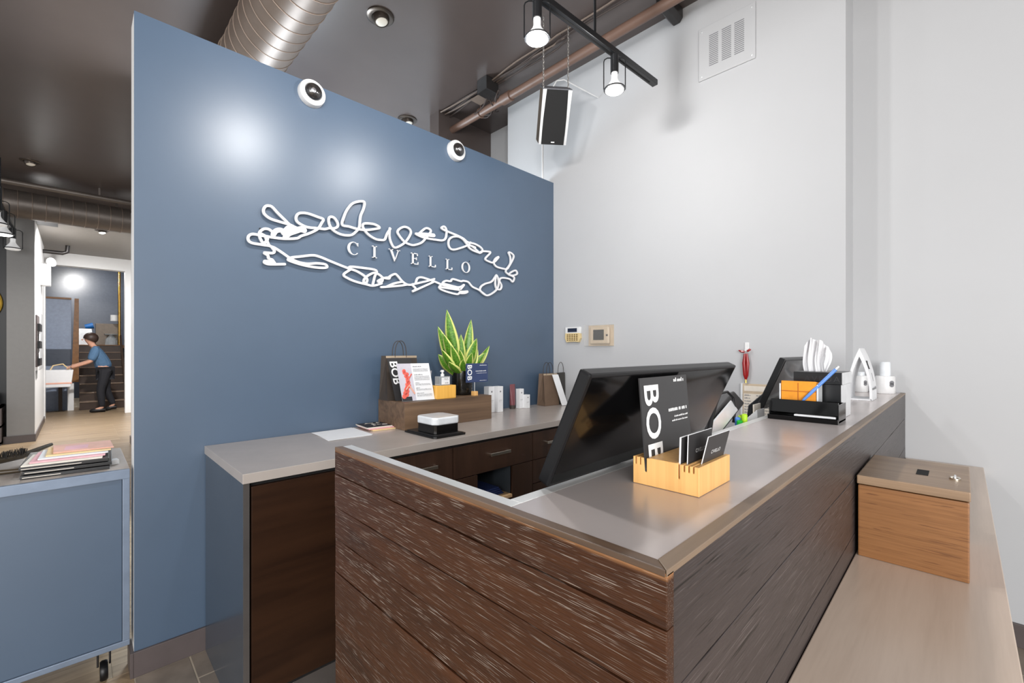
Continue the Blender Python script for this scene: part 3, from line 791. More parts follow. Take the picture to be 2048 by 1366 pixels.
# track light above the desk
tr = thing('track_light', 'black ceiling track with bare reflector bulbs above the reception desk', 'track light', (1.5, 1.34, 2.95))
MB().obox((0.2, 1.412, 2.935), (2.31, -0.12, 0), (0.002, 0.036, 0), (0, 0, 0.032)).build('rail', 'black_satin', tr, bevel=0.003)
MB().obox((0.25, 1.426, 2.934), (2.2, -0.115, 0), (0.0005, 0.009, 0), (0, 0, 0.0015)).build('rail_slot', 'gap_black', tr)
MB().tube([(1.93, 1.345, 2.96), (1.93, 1.345, CZ)], 0.007, 8).tube([(0.5, 1.42, 2.96), (0.5, 1.42, CZ)], 0.007, 8).build('hanger_rod', 'black_satin', tr)
def bulb_head(parent, x, y, ztop, glow, r=0.052, yoke=True, s=1.0, ang=0.0):
    body = MB().lathe([(0.022 * s, 0), (0.022 * s, 0.095 * s)], (x, y, ztop), 18, (0, 0, -1)).build('lamp_socket', 'black_satin', parent, smooth=True)
    z1 = ztop - 0.095 * s
    b_ = MB().lathe([(0.017 * s, 0), (0.017 * s, 0.03 * s), (0.022 * s, 0.045 * s), (0.043 * s, 0.075 * s), (0.050 * s, 0.088 * s), (0.050 * s, 0.096 * s)], (x, y, z1), 28, (0, 0, -1)).build('bulb', 'bulb_white', parent, smooth=True)
    MB().lathe([(0.049 * s, 0.0962 * s), (0.040 * s, 0.103 * s), (0.0, 0.107 * s)], (x, y, z1), 28, (0, 0, -1)).build('bulb_face', glow, b_, smooth=True)
    if yoke:
        zr = z1 - 0.089 * s
        ring = [(x + 0.0545 * s * math.cos(t), y + 0.0545 * s * math.sin(t), zr) for t in [k * 2 * math.pi / 36 for k in range(36)]]
        MB().tube(ring, 0.0045 * s, 6, closed=True).build('lamp_ring', 'black_satin', parent, smooth=True)
        ca, sa = math.cos(ang), math.sin(ang)
        pts = []
        for u, z in ((-0.059, zr), (-0.059, ztop - 0.035 * s), (-0.055, ztop - 0.022 * s), (-0.04, ztop - 0.013 * s), (0.04, ztop - 0.013 * s), (0.055, ztop - 0.022 * s), (0.059, ztop - 0.035 * s), (0.059, zr)):
            pts.append((x + u * s * ca, y + u * s * sa, z))
        MB().tube(pts, 0.0032 * s, 6).build('yoke', 'black_satin', parent, smooth=True)
    return (x, y, z1 - 0.115 * s)
for x in (0.76, 1.500, 2.095):
    y = 1.43 - (x - 0.2) * 0.052
    p = bulb_head(tr, x, y, 2.935, 'bulb_glow', ang=math.radians(-44))
    lamp('track_lamp_light', 'SPOT', p, 3 if x > 2 else (6 if x > 1 else 18), (1.0, 0.98, 0.96), (p[0], p[1] + 0.12, 0), spot_size=math.radians(150), spot_blend=0.9, shadow_soft_size=0.045)
    lamp('track_lamp_spill', 'POINT', (p[0], p[1], p[2] - 0.03), 4 if x > 2 else (24 if x > 1 else 32), (1.0, 0.985, 0.97), shadow_soft_size=0.05)

# hanging loudspeaker
sp = thing('hanging_speaker', 'black loudspeaker with silver edges hung on chains by the white wall', 'speaker', (2.42, 2.0, 2.80))
def spk(u, v, w):          # u across, v up the front, w depth behind the front; the box is tipped forward on its chains
    th_ = math.radians(36); nh = Vector((-0.63, -0.777, 0)); ux = Vector((0.777, -0.63, 0))
    vx = nh * math.sin(th_) + Vector((0, 0, math.cos(th_)))
    nn = nh * math.cos(th_) - Vector((0, 0, math.sin(th_)))
    return tuple(Vector((2.31, 2.085, 2.775)) + ux * u + vx * v - nn * w)
SW, SH, SD = 0.195, 0.335, 0.15
def sbox(mb, u0, u1, v0, v1, w0, w1):
    n = len(mb.v)
    mb.v += [spk(u, v, w) for v in (v0, v1) for (u, w) in ((u0, w0), (u1, w0), (u1, w1), (u0, w1))]
    mb.f += [tuple(n + i for i in q) for q in ((3, 2, 1, 0), (4, 5, 6, 7), (0, 1, 5, 4), (1, 2, 6, 5), (2, 3, 7, 6), (3, 0, 4, 7))]
    return mb
sbox(MB(), 0, SW, 0, SH, 0.004, SD).build('cabinet', 'speaker_side', sp, bevel=0.004)
sbox(MB(), -0.001, SW + 0.001, SH, SH + 0.006, 0.0, SD).build('top_panel', 'speaker_top', sp)
gr = MB()
prof = [(0.026, SH), (0.022, SH * 0.75), (0.0185, SH * 0.5), (0.0175, SH * 0.25), (0.018, 0.0)]
poly = [(u, v) for u, v in prof] + [(SW - u, v) for u, v in prof[::-1]]
gr.prism(poly, lambda u, v, w: spk(u, v, w), -0.006, 0.004)
gr.build('grille', 'grille', sp)
for side in (0, 1):
    po = [((u - 0.0005) if not side else SW - u + 0.0005, v) for u, v in prof] + [((0.0 if not side else SW), 0.0), ((0.0 if not side else SW), SH)]
    MB().prism(po, lambda u, v, w: spk(u, v, w), -0.003, 0.004).build('edge_trim', 'silver', sp)
sbox(MB(), SW / 2 - 0.012, SW / 2 + 0.012, 0.012, 0.020, -0.008, -0.005).build('badge', 'silver', sp)
def chain(p0, p1, parent):
    mb = MB(); p0 = Vector(p0); p1 = Vector(p1); n = int((p1 - p0).length / 0.02)
    for i in range(n):
        c_ = p0 + (p1 - p0) * ((i + 0.5) / n)
        a = Vector((1, 0, 0)) if i % 2 else Vector((0, 1, 0))
        mb.tube([tuple(c_ + a * (0.005 * math.cos(t)) + Vector((0, 0, 0.012 * math.sin(t)))) for t in [k * math.pi / 5 for k in range(10)]], 0.0022, 5, closed=True)
    return mb.build('chain', 'chain', parent, smooth=True)
a0 = spk(0.004, SH + 0.006, 0.02); a1 = spk(SW - 0.01, SH + 0.006, 0.10)
chain(a0, (a0[0], a0[1], CZ), sp)
chain(a1, (a1[0], a1[1], CZ), sp)
tp = Vector(spk(0.09, SH + 0.006, 0.14))
MB().tube([tp, tp + Vector((0.03, 0.0, 0.05)), tp + Vector((0.09, -0.02, 0.075)), (WX - 0.003, tp.y - 0.05, tp.z + 0.085)], 0.004, 6).build('speaker_wire', 'white_plastic', sp, smooth=True)

# wall vent
vn = thing('wall_vent', 'white slotted air vent cover screwed high on the white wall', 'vent', (WX, 0.995, 3.0))
MB().box(WX - 0.010, WX, 0.832, 1.156, 3.006, 3.33).build('plate', 'white_paint', vn, bevel=0.002)
for k, yc in enumerate((1.065, 0.990, 0.918)):
    for i in range(17):
        z = 3.075 + i * 0.0115
        MB().box(WX - 0.0108, WX - 0.0098, yc - 0.027, yc + 0.027, z, z + 0.005).build('slot', 'ink_grey', vn)
for y in (0.85, 1.138):
    for z in (3.03, 3.306):
        MB().lathe([(0.006, 0), (0.006, 0.002), (0.003, 0.003)], (WX - 0.010, y, z), 10, (-1, 0, 0)).build('screw', 'silver', vn)

# alarm keypad and thermostat
kp = thing('alarm_keypad', 'cream alarm keypad with small blue display on the white wall', 'keypad', (WX, 2.135, 1.385))
MB().box(WX - 0.022, WX, 2.062, 2.212, 1.455, 1.508).build('upper_shell', 'white_plastic', kp, bevel=0.006)
MB().prism([(2.066, 1.46), (2.062, 1.42), (2.078, 1.388), (2.11, 1.392), (2.165, 1.392), (2.196, 1.388), (2.212, 1.42), (2.208, 1.46)], lambda u, v, w: (w, u, v), WX - 0.026, WX).build('lower_shell', 'beige_plastic', kp, bevel=0.003)
MB().box(WX - 0.0235, WX - 0.0215, 2.095, 2.185, 1.468, 1.498).build('display', 'lcd', kp)
for i in range(5):
    for j in range(4):
        MB().box(WX - 0.029, WX - 0.0255, 2.085 + i * 0.0225, 2.098 + i * 0.0225, 1.402 + j * 0.0135, 1.410 + j * 0.0135).build('key', 'beige_dark', kp)
th = thing('thermostat', 'beige thermostat with dark screen inside a clear guard on the white wall', 'thermostat', (WX, 1.885, 1.355))
MB().box(WX - 0.004, WX, 1.776, 1.998, 1.358, 1.512).build('backplate', 'almond', th, bevel=0.003)
MB().box(WX - 0.032, WX - 0.004, 1.802, 1.968, 1.372, 1.500).build('unit', 'almond', th, bevel=0.012, seg=3)
MB().box(WX - 0.034, WX - 0.0315, 1.842, 1.934, 1.402, 1.478).build('screen', 'screen_dark', th)
MB().box(WX - 0.036, WX - 0.030, 1.808, 1.822, 1.43, 1.442).build('latch', 'black_plastic', th)
MB().box(WX - 0.062, WX - 0.058, 1.776, 1.998, 1.355, 1.515).box(WX - 0.06, WX, 1.776, 1.780, 1.355, 1.515).box(WX - 0.06, WX, 1.994, 1.998, 1.355, 1.515).box(WX - 0.06, WX, 1.776, 1.998, 1.511, 1.515).box(WX - 0.06, WX, 1.776, 1.998, 1.355, 1.359).build('clear_guard', 'clear_plastic', th, bevel=0.001)

# ---------------------------------------------------------------- riser and things on it
RZ = 1.046
tag(MB().box(1.226, 1.838, 2.052, BW - 0.012, 0.9005, RZ).build('display_riser', 'riser_wood', bevel=0.0015), 'low brown wooden display block standing on the grey worktop', 'display block')

def paper_bag(name, label, x, y, z, w, h, d, rz, mats, strip=None, handle=True, hmat='kraft_dark'):
    t = thing(name, label, 'bag', (x, y, z), rz=rz)
    f = lambda u, v, q: (x + u, y + v, z + q)
    mb = MB(); n = len(mb.v)
    tw = w * 0.98; td = d * 0.55
    bot = [(-w / 2, -d / 2), (w / 2, -d / 2), (w / 2, d / 2), (-w / 2, d / 2)]
    top = [(-tw / 2, -td / 2), (tw / 2, -td / 2), (tw / 2, td / 2), (-tw / 2, td / 2)]
    mb.v += [f(a, b, 0.0005) for a, b in bot] + [f(a, b, h) for a, b in top]
    mb.f += [(3, 2, 1, 0), (0, 1, 5, 4), (2, 3, 7, 6)]
    # pleated sides
    i0 = len(mb.v)
    mb.v += [f(-w / 2 + 0.012, 0, 0.05), f(-tw / 2 + 0.018, 0, h), f(w / 2 - 0.012, 0, 0.05), f(tw / 2 - 0.018, 0, h)]
    mb.f += [(0, 4, i0 + 1, i0), (3, i0, i0 + 1, 7), (0, i0, 3), (1, i0 + 2, i0 + 3, 5), (2, 6, i0 + 3, i0 + 2), (1, 2, i0 + 2)]
    mb.build('body', mats, t)
    MB().quad(f(-tw / 2 - 0.0004, -td / 2 - 0.0008, h), f(tw / 2, -td / 2 - 0.0008, h), f(tw / 2, -td / 2 - 0.0012, h - 0.012), f(-tw / 2, -td / 2 - 0.0012, h - 0.012)).build('top_fold', 'kraft_light', t)
    MB().box(x - tw / 2 + 0.02, x + tw / 2 - 0.02, y - td / 2 + 0.002, y + td / 2 - 0.002, z + h - 0.03, z + h - 0.028).build('inside', 'kraft_dark', t)
    if handle:
        for s in (-1, 1):
            pts = []
            for k in range(13):
                a = math.pi * k / 12
                pts.append(f(-0.036 * math.cos(a) + s * 0.006, s * td / 2, h - 0.01 + 0.095 * math.sin(a) ** 0.7))
            MB().tube(pts, 0.0022, 6).build('handle', hmat, t, smooth=True)
    return t

paper_bag('paper_bag', 'dark brown paper bag with twisted handles on the wooden display block', 1.312, 2.255, RZ, 0.2, 0.247, 0.095, 0.0, 'kraft_dark')

# black card with vertical lettering behind the white sheet
def bob_card(name, label, cat, o, u, v, W, Hh, mat, size, lines, group=None, th=0.0022):
    o = Vector(o); u = Vector(u).normalized(); v = Vector(v).normalized(); n = u.cross(v)
    t = thing(name, label, cat, tuple(o), group)
    MB().obox(o, u * W, v * Hh, -n * th).build('card', mat, t)
    text_obj('lettering', 'BOB', size, 'ink_white', t, o + u * (0.012 * W / 0.17) + v * (Hh - 0.06 * Hh) + n * 0.0003, -v, u, 0.0004, bold=0.018 * size, space=1.04)
    if lines:
        print_lines('small_print', 'ink_white', t, o + n * 0.0003, u, v, lines, 4)
    return t
bob_card('promo_card', 'black upright promo card behind the white leaflet on the display block', 'card', (1.238, 2.165, RZ + 0.001), (1, 0.04, 0), (-0.20, 0.04, 1), 0.15, 0.238, 'card_black', 0.066, None)

lf = thing('leaflet_stand', 'white leaflet with red photograph in a clear stand on the display block', 'leaflet', (1.35, 2.11, RZ))
lo, lu, lv = Vector((1.254, 2.120, RZ + 0.002)), Vector((1, -0.13, 0)).normalized(), Vector((-0.13, 0.10, 1)).normalized()
ln = lu.cross(lv)
LW, LH = 0.192, 0.206
MB().obox(lo, lu * LW, lv * LH, -ln * 0.0025).build('sheet', 'paper', lf)
MB().obox(lo + ln * 0.0004, lu * (LW * 0.42), lv * LH, ln * 0.0004).build('photo', 'photo_grey', lf)
pm = MB()
rnd = random.Random(8)
for k in range(16):
    t_ = k / 15
    cu, cv = LW * (0.06 + 0.16 * math.sin(t_ * 2.4)), LH * (0.12 + 0.68 * t_)
    pm.lathe([(0.014 - 0.003 * t_, 0), (0.011 - 0.003 * t_, 0.0012)], lo + lu * (cu + rnd.uniform(0, 0.014)) + lv * cv + ln * 0.0009, 10, ln)
pm.build('photo_dress', 'photo_red', lf)
MB().tube([lo + lu * (LW * 0.16) + lv * (LH * 0.30) + ln * 0.001, lo + lu * (LW * 0.27) + lv * (LH * 0.42) + ln * 0.001, lo + lu * (LW * 0.4) + lv * (LH * 0.18) + ln * 0.001], 0.005, 6).build('photo_arm', 'photo_skin', lf)
MB().tube([lo + lu * (LW * 0.25) + lv * (LH * 0.52) + ln * 0.001, lo + lu * (LW * 0.30) + lv * (LH * 0.60) + ln * 0.001, lo + lu * (LW * 0.40) + lv * (LH * 0.72) + ln * 0.001], 0.004, 6).build('photo_arm', 'photo_red', lf)
MB().obox(lo + ln * 0.0009, lu * (LW * 0.30), lv * (LH * 0.11), ln * 0.0004).build('photo_base', 'ink', lf)
rows = [(LH * 0.90, LW * 0.47, LW * 0.74, 0.006)]
for q in (0.84, 0.81, 0.78): rows.append((LH * q, LW * 0.47, LW * 0.93, 0.0034))
rows.append((LH * 0.68, LW * 0.47, LW * 0.75, 0.0048))
for q in (0.64, 0.615, 0.59, 0.565, 0.54): rows.append((LH * q, LW * 0.47, LW * 0.95, 0.0028))
rows.append((LH * 0.46, LW * 0.47, LW * 0.6, 0.0045))
for q in (0.43, 0.405): rows.append((LH * q, LW * 0.47, LW * 0.95, 0.0028))
rows.append((LH * 0.32, LW * 0.47, LW * 0.6, 0.0045))
for q in (0.29, 0.265): rows.append((LH * q, LW * 0.47, LW * 0.95, 0.0028))
rows.append((LH * 0.18, LW * 0.47, LW * 0.7, 0.0045))
for q in (0.15, 0.125, 0.1): rows.append((LH * q, LW * 0.47, LW * 0.95, 0.0028))
print_lines('small_print', 'ink_grey', lf, lo + ln * 0.0005, lu, lv, rows, 6)
MB().obox(lo - lv * 0.0015 - ln * 0.03, lu * LW, lv * 0.0015, ln * 0.05).build('stand_foot', 'glass_jar', lf)

tag(MB().box(1.445, 1.580, 2.075, 2.150, RZ + 0.0005, 1.122).build('wood_block', 'amber_block', bevel=0.003), 'honey-coloured bamboo block under the glass pump bottle', 'wood block')
bt = thing('pump_bottle', 'square glass bottle with white pump top standing on bamboo block', 'bottle', (1.508, 2.11, 1.1222))
MB().box(1.472, 1.545, 2.085, 2.135, 1.1226, 1.174).build('glass', 'glass_jar', bt, bevel=0.003)
MB().box(1.484, 1.540, 2.0845, 2.085, 1.128, 1.168).build('label', 'paper', bt)
print_lines('small_print', 'ink', bt, (1.484, 2.0844, 1.128), (1, 0, 0), (0, 0, 1), [(0.006, 0.024, 0.05, 0.005), (0.026, 0.02, 0.048, 0.003), (0.033, 0.02, 0.044, 0.003)], 3)
MB().lathe([(0.011, 0), (0.011, 0.012), (0.006, 0.014), (0.006, 0.024), (0.010, 0.025), (0.009, 0.036)], (1.508, 2.11, 1.174), 18).box(1.494, 1.508, 2.106, 2.114, 1.200, 1.206).build('pump', 'white_plastic', bt, smooth=True)
sc = thing('small_card', 'small curled photo card tucked behind the pump bottle', 'card', (1.455, 2.215, RZ))
MB().obox((1.438, 2.21, RZ + 0.001), (0.065, 0.03, 0), (0.02, 0.0, 0.155), (0.0, 0.002, 0)).build('card', 'photo_grey', sc)
MB().obox((1.450, 2.2095, RZ + 0.10), (0.026, 0.012, 0), (0.006, 0.0, 0.035), (0.0, -0.0008, 0)).build('photo', 'photo_red', sc)

# snake plant
pl = thing('snake_plant', 'variegated snake plant in a black textured pot on the display block', 'plant', (1.727, 2.205, RZ))
MB().lathe([(0.052, 0.0), (0.060, 0.006), (0.064, 0.02), (0.064, 0.15), (0.060, 0.150), (0.058, 0.13), (0.0, 0.13)], (1.727, 2.205, RZ + 0.0005), 36).build('pot', 'pot_black', pl, smooth=True)
dots = MB()
for r_ in range(12):
    for k in range(40):
        a = 2 * math.pi * (k + 0.5 * (r_ % 2)) / 40
        c_ = Vector((1.727 + 0.0642 * math.cos(a), 2.205 + 0.0642 * math.sin(a), RZ + 0.022 + r_ * 0.0105))
        dots.lathe([(0.0026, 0), (0.0016, 0.0012)], c_, 6, (math.cos(a), math.sin(a), 0))
dots.build('pot_studs', 'pot_black', pl)['kind'] = 'stuff'
MB().lathe([(0.058, 0), (0.0, 0.004)], (1.727, 2.205, RZ + 0.128), 24).build('soil', 'soil', pl)
def leaf(bx_, by_, tx, ty, tz, w, twist=0.0, bow=0.0):
    base = Vector((bx_, by_, RZ + 0.125)); tip = Vector((tx, ty, tz))
    ax = (tip - base); L = ax.length; d = ax.normalized()
    side = Vector((math.cos(twist), math.sin(twist), 0)); side = (side - d * side.dot(d)).normalized(); nrm = d.cross(side)
    n = 12; vs_, fs_, uv_ = [], [], []
    for i in range(n + 1):
        t = i / n
        prof = (0.45 + 0.55 * min(1, t / 0.45)) if t < 0.45 else (max(0.0, 1 - ((t - 0.45) / 0.55) ** 1.9))
        hw = w * 0.58 * prof + 0.0006
        c_ = base + ax * t + nrm * (bow * math.sin(math.pi * t) * L)
        for k in (-1.0, -0.5, 0.0, 0.5, 1.0):
            vs_.append(c_ + side * hw * k + nrm * (0.16 * w * prof * k * k))
            uv_.append(((k + 1) / 2, t))
    for i in range(n):
        for k in range(4):
            fs_.append((i * 5 + k, i * 5 + k + 1, i * 5 + k + 6, i * 5 + k + 5))
    me = bpy.data.meshes.new('leaf')
    me.from_pydata([tuple(p - ORIGIN[pl]) for p in vs_], [], fs_)
    ul = me.uv_layers.new(name='UVMap')
    for lp in me.loops: ul.data[lp.index].uv = uv_[lp.vertex_index]
    for p in me.polygons: p.use_smooth = True
    me.materials.append(MATS['snake_leaf'])
    o = bpy.data.objects.new('leaf', me); col.objects.link(o); o.parent = pl
    md = o.modifiers.new('thick', 'SOLIDIFY'); md.thickness = 0.002
T = -0.75
for a in ((1.700, 2.215, 1.615, 2.215, 1.575, 0.072, T, 0.0), (1.742, 2.20, 1.795, 2.20, 1.522, 0.060, T, 0.02), (1.765, 2.20, 1.925, 2.17, 1.355, 0.052, T - 0.3, 0.05),
          (1.690, 2.22, 1.560, 2.23, 1.470, 0.060, T, -0.02), (1.722, 2.205, 1.705, 2.19, 1.425, 0.050, T, 0.0), (1.755, 2.225, 1.825, 2.24, 1.425, 0.055, T + 0.2, 0.02),
          (1.760, 2.21, 1.845, 2.20, 1.385, 0.052, T + 0.5, 0.03), (1.690, 2.19, 1.555, 2.17, 1.425, 0.062, T - 0.2, -0.02), (1.700, 2.18, 1.585, 2.13, 1.355, 0.050, T + 0.3, -0.03),
          (1.712, 2.175, 1.640, 2.12, 1.330, 0.048, T, -0.02), (1.685, 2.20, 1.552, 2.18, 1.330, 0.058, T - 0.4, -0.05), (1.735, 2.18, 1.775, 2.12, 1.400, 0.062, T + 0.2, 0.02),
          (1.675, 2.21, 1.570, 2.24, 1.300, 0.06, T, -0.06), (1.748, 2.185, 1.80, 2.14, 1.330, 0.05, T - 0.5, 0.04), (1.708, 2.22, 1.655, 2.25, 1.44, 0.055, T + 0.4, 0.0), (1.695, 2.18, 1.575, 2.14, 1.255, 0.06, T - 0.2, -0.06), (1.705, 2.17, 1.66, 2.11, 1.27, 0.045, T, 0.0), (1.728, 2.17, 1.72, 2.10, 1.31, 0.045, T, 0.0), (1.755, 2.18, 1.845, 2.12, 1.31, 0.05, T + 0.2, 0.04), (1.765, 2.22, 1.87, 2.23, 1.30, 0.05, T, 0.05)):
    leaf(*a)

bcard = bob_card('promo_card', 'navy promo card on a thin rod with small wooden foot', 'card', (1.672, 2.098, 1.128), (1, 0, 0), (0, 0, 1), 0.175, 0.116, 'card_navy', 0.048,
                 [(0.102, 0.108, 0.165, 0.005), (0.066, 0.075, 0.165, 0.006), (0.054, 0.083, 0.165, 0.003), (0.008, 0.108, 0.165, 0.0035)])
MB().tube([(1.742, 2.101, 1.065), (1.742, 2.101, 1.14)], 0.0018, 6).build('rod', 'silver', bcard)
MB().box(1.727, 1.757, 2.086, 2.116, RZ + 0.0005, 1.073).build('foot', 'bamboo', bcard, bevel=0.0015)

# ---------------------------------------------------------------- other things on the back counter
CZT = 0.9006
def carton(label, x0, x1, y0, y1, h, mats='paper', group=None):
    t = thing('carton', label, 'box', ((x0 + x1) / 2, (y0 + y1) / 2, CZT), group)
    MB().box(x0, x1, y0, y1, CZT, CZT + h).build('body', mats, t, bevel=0.001)
    w = x1 - x0
    MB().lathe([(w * 0.12, 0), (w * 0.12, 0.0004)], ((x0 + x1) / 2, y0 - 0.0002, CZT + h * 0.80), 12, (0, -1, 0)).build('emblem', 'ink_grey', t)
    print_lines('small_print', 'ink_grey', t, (x0 + w * 0.2, y0 - 0.0003, CZT), (1, 0, 0), (0, 0, 1), [(h * 0.45, 0, w * 0.6, 0.003), (h * 0.40, 0, w * 0.5, 0.002)], 2)
    return t
carton('tall white product carton standing beside the display block, farther half hidden', 1.99, 2.045, 2.25, 2.30, 0.176)
carton('tall white product carton standing in front of its twin by the display block', 2.05, 2.10, 2.225, 2.275, 0.176)
carton('tall slim white carton next to the burgundy tube', 2.300, 2.345, 2.262, 2.30, 0.142)
carton('short white carton next to the taller slim carton', 2.340, 2.382, 2.235, 2.275, 0.098)
tb = thing('cream_tube', 'burgundy cosmetics tube standing on its cap beside white cartons', 'tube', (2.255, 2.29, CZT))
mb = MB(); n0 = 16
secs = [(0.020, 0.020, 0.0), (0.020, 0.020, 0.025), (0.022, 0.020, 0.03), (0.024, 0.017, 0.10), (0.027, 0.002, 0.165), (0.027, 0.001, 0.178)]
for a, b, h in secs:
    mb.v += [(2.255 + a * math.cos(2 * math.pi * k / n0), 2.29 + b * math.sin(2 * math.pi * k / n0), CZT + h) for k in range(n0)]
for i in range(len(secs) - 1):
    mb.f += [(i * n0 + k, i * n0 + (k + 1) % n0, (i + 1) * n0 + (k + 1) % n0, (i + 1) * n0 + k) for k in range(n0)]
mb.f += [tuple(range(n0))[::-1], tuple((len(secs) - 1) * n0 + k for k in range(n0))]
mb.build('tube_body', 'burgundy', tb, smooth=True)
MB().lathe([(0.0205, 0), (0.0205, 0.027)], (2.255, 2.29, CZT + 0.0001), 18).build('cap', 'kraft_dark', tb, smooth=True)

b2 = paper_bag('paper_bag', 'brown paper bag with a white card leaning on it in the counter corner', 2.61, 2.255, CZT, 0.15, 0.245, 0.09, -0.1, 'kraft')
bk = thing('paper_bag', 'charcoal paper bag standing behind the white card by the white wall', 'bag', (2.73, 2.2, CZT))
MB().prism([(2.698, CZT + 0.0005), (2.775, CZT + 0.0005), (2.768, CZT + 0.25), (2.690, CZT + 0.247)], lambda u, v, w: (u, w, v), 2.215, 2.24).build('body', 'bag_charcoal', bk, bevel=0.001)
MB().tube([(2.695 + 0.035 - 0.035 * math.cos(math.pi * k / 12), 2.2275, CZT + 0.235 + 0.095 * math.sin(math.pi * k / 12) ** 0.7) for k in range(13)], 0.0022, 6).build('handle', 'kraft_dark', bk, smooth=True)
wc = thing('leaning_card', 'long white card leaning against the paper bags in the corner', 'card', (2.66, 2.16, CZT))
MB().obox((2.648, 2.148, CZT + 0.002), (0.058, -0.012, 0), (-0.055, 0.052, 0.236), (0.0006, 0.0025, 0)).build('card', 'paper', wc)
def white_bottle(x, y, z, r, h, hc, label, group=None, dots=True):
    t = thing('white_bottle', label, 'bottle', (x, y, z), group)
    MB().lathe([(r * 0.95, 0), (r, 0.004), (r, h * 0.94), (r * 0.9, h)], (x, y, z), 24).build('bottle_body', 'white_plastic', t, smooth=True)
    MB().lathe([(r * 0.55, h), (r * 0.55, h + hc * 0.9), (r * 0.5, h + hc)], (x, y, z), 20).build('cap', 'white_gloss', t, smooth=True)
    if dots:
        for k in (0.62, 0.5):
            MB().lathe([(r * 0.28, r), (r * 0.28, r + 0.0006)], (x, y, z + h * k), 10, (-0.7, -0.7, 0)).build('emblem', 'ink_grey', t)
    return t
white_bottle(2.682, 2.03, CZT, 0.027, 0.165, 0.03, 'white toiletry bottle beside the charcoal bag at the white wall')
white_bottle(2.735, 1.955, CZT, 0.027, 0.165, 0.03, 'white toiletry bottle partly behind the large black monitor')

# little hexagonal device on tray
dv = thing('card_reader_dock', 'white flat octagonal device on a dark glass base at the counter edge', 'device', (1.30, 1.90, CZT))
def octo(x0, x1, y0, y1, c): return [(x0 + c, y0), (x1 - c, y0), (x1, y0 + c), (x1, y1 - c), (x1 - c, y1), (x0 + c, y1), (x0, y1 - c), (x0, y0 + c)]
up = lambda u, v, w: (u, v, w)
MB().prism(octo(1.208, 1.404, 1.752, 2.035, 0.012), up, CZT, CZT + 0.008).build('tray', 'black_gloss', dv, bevel=0.001)
MB().box(1.222, 1.39, 1.766, 2.02, CZT + 0.0082, CZT + 0.012).build('tray_insert', 'steel_dark', dv)
MB().prism(octo(1.235, 1.385, 1.79, 1.95, 0.012), up, CZT + 0.012, CZT + 0.055).build('glass_base', 'black_gloss', dv, bevel=0.002)
MB().prism(octo(1.228, 1.392, 1.783, 1.957, 0.022), up, CZT + 0.056, CZT + 0.093).build('white_lid', 'white_gloss', dv, bevel=0.008, seg=3)

# papers and magazines
for k, (dz, r_) in enumerate(((0.0, -0.02), (0.0016, 0.05))):
    o = MB().obox((0.835, 2.065, CZT + dz), (0.215, 0.0, 0), (0.02, 0.26, 0), (0, 0, 0.0012)).build('paper_sheet', 'paper')
    o.rotation_euler[2] = r_
    tag(o, ['bottom sheet of white paper lying on the grey counter', 'top sheet of white paper lying crooked on another sheet'][k], 'paper')
mg = [('magazine', 'pink', 'pink-edged magazine in the pile beside the white papers', 0.006, (1.085, 2.17)), ('magazine', 'manila', 'manila folder at the bottom of the magazine pile', 0.0, (1.10, 2.155)), ('magazine', 'ink', 'black and white cover magazine on top of the pile', 0.012, (1.078, 2.175))]
for nm, mt, lb, dz, (x, y) in mg:
    t = thing(nm, lb, 'magazine', (x + 0.07, y + 0.08, CZT + dz))
    MB().obox((x, y, CZT + dz), (0.14, -0.01, 0), (0.012, 0.16, 0), (0, 0, 0.0055)).build('pages', 'paper_warm' if mt == 'ink' else mt, t)
    if mt == 'ink':
        cv = MB().obox((x + 0.002, y + 0.002, CZT + dz + 0.0056), (0.136, -0.0095, 0), (0.0116, 0.155, 0), (0, 0, 0.0006)).build('cover', 'ink', t)
        rr = random.Random(2); mb = MB()
        for k in range(16):
            cx, cy = x + 0.02 + rr.random() * 0.10, y + 0.02 + rr.random() * 0.115
            mb.obox((cx, cy, CZT + dz + 0.0063), (rr.uniform(.008, .03), rr.uniform(-.01, .01), 0), (rr.uniform(-.004, .004), rr.uniform(.004, .012), 0), (0, 0, 0.0003))
        mb.build('cover_print', 'paper_warm', cv)

# ---------------------------------------------------------------- things on the reception desk
hd = thing('card_holder', 'slotted bamboo card holder on the reception desk top', 'card holder', (0.706, 0.3215, DZ))
hz0, hz1 = DZ + 0.0006, DZ + 0.0435
prof = [(0.268, hz0), (0.375, hz0), (0.375, hz1)]
for c_ in (0.3705, 0.3625, 0.3525):
    w_, dp = 0.0013, (0.012 if c_ > 0.355 else 0.022)
    prof += [(c_ + w_, hz1), (c_ + w_, hz1 - dp), (c_ - w_, hz1 - dp), (c_ - w_, hz1)]
prof += [(0.3465, hz1), (0.3445, hz1 + 0.001), (0.302, hz1 + 0.001)]
for c_ in (0.2985, 0.2905, 0.2835, 0.2765):
    w_, dp = 0.0014, (0.022 if c_ > 0.297 else 0.010)
    prof += [(c_ + w_, hz1), (c_ + w_, hz1 - dp), (c_ - w_, hz1 - dp), (c_ - w_, hz1)]
prof += [(0.268, hz1)]
MB().prism(prof, lambda u, v, w: (w, u, v), 0.645, 0.767).build('block', 'bamboo', hd, bevel=0.0006, seg=1)

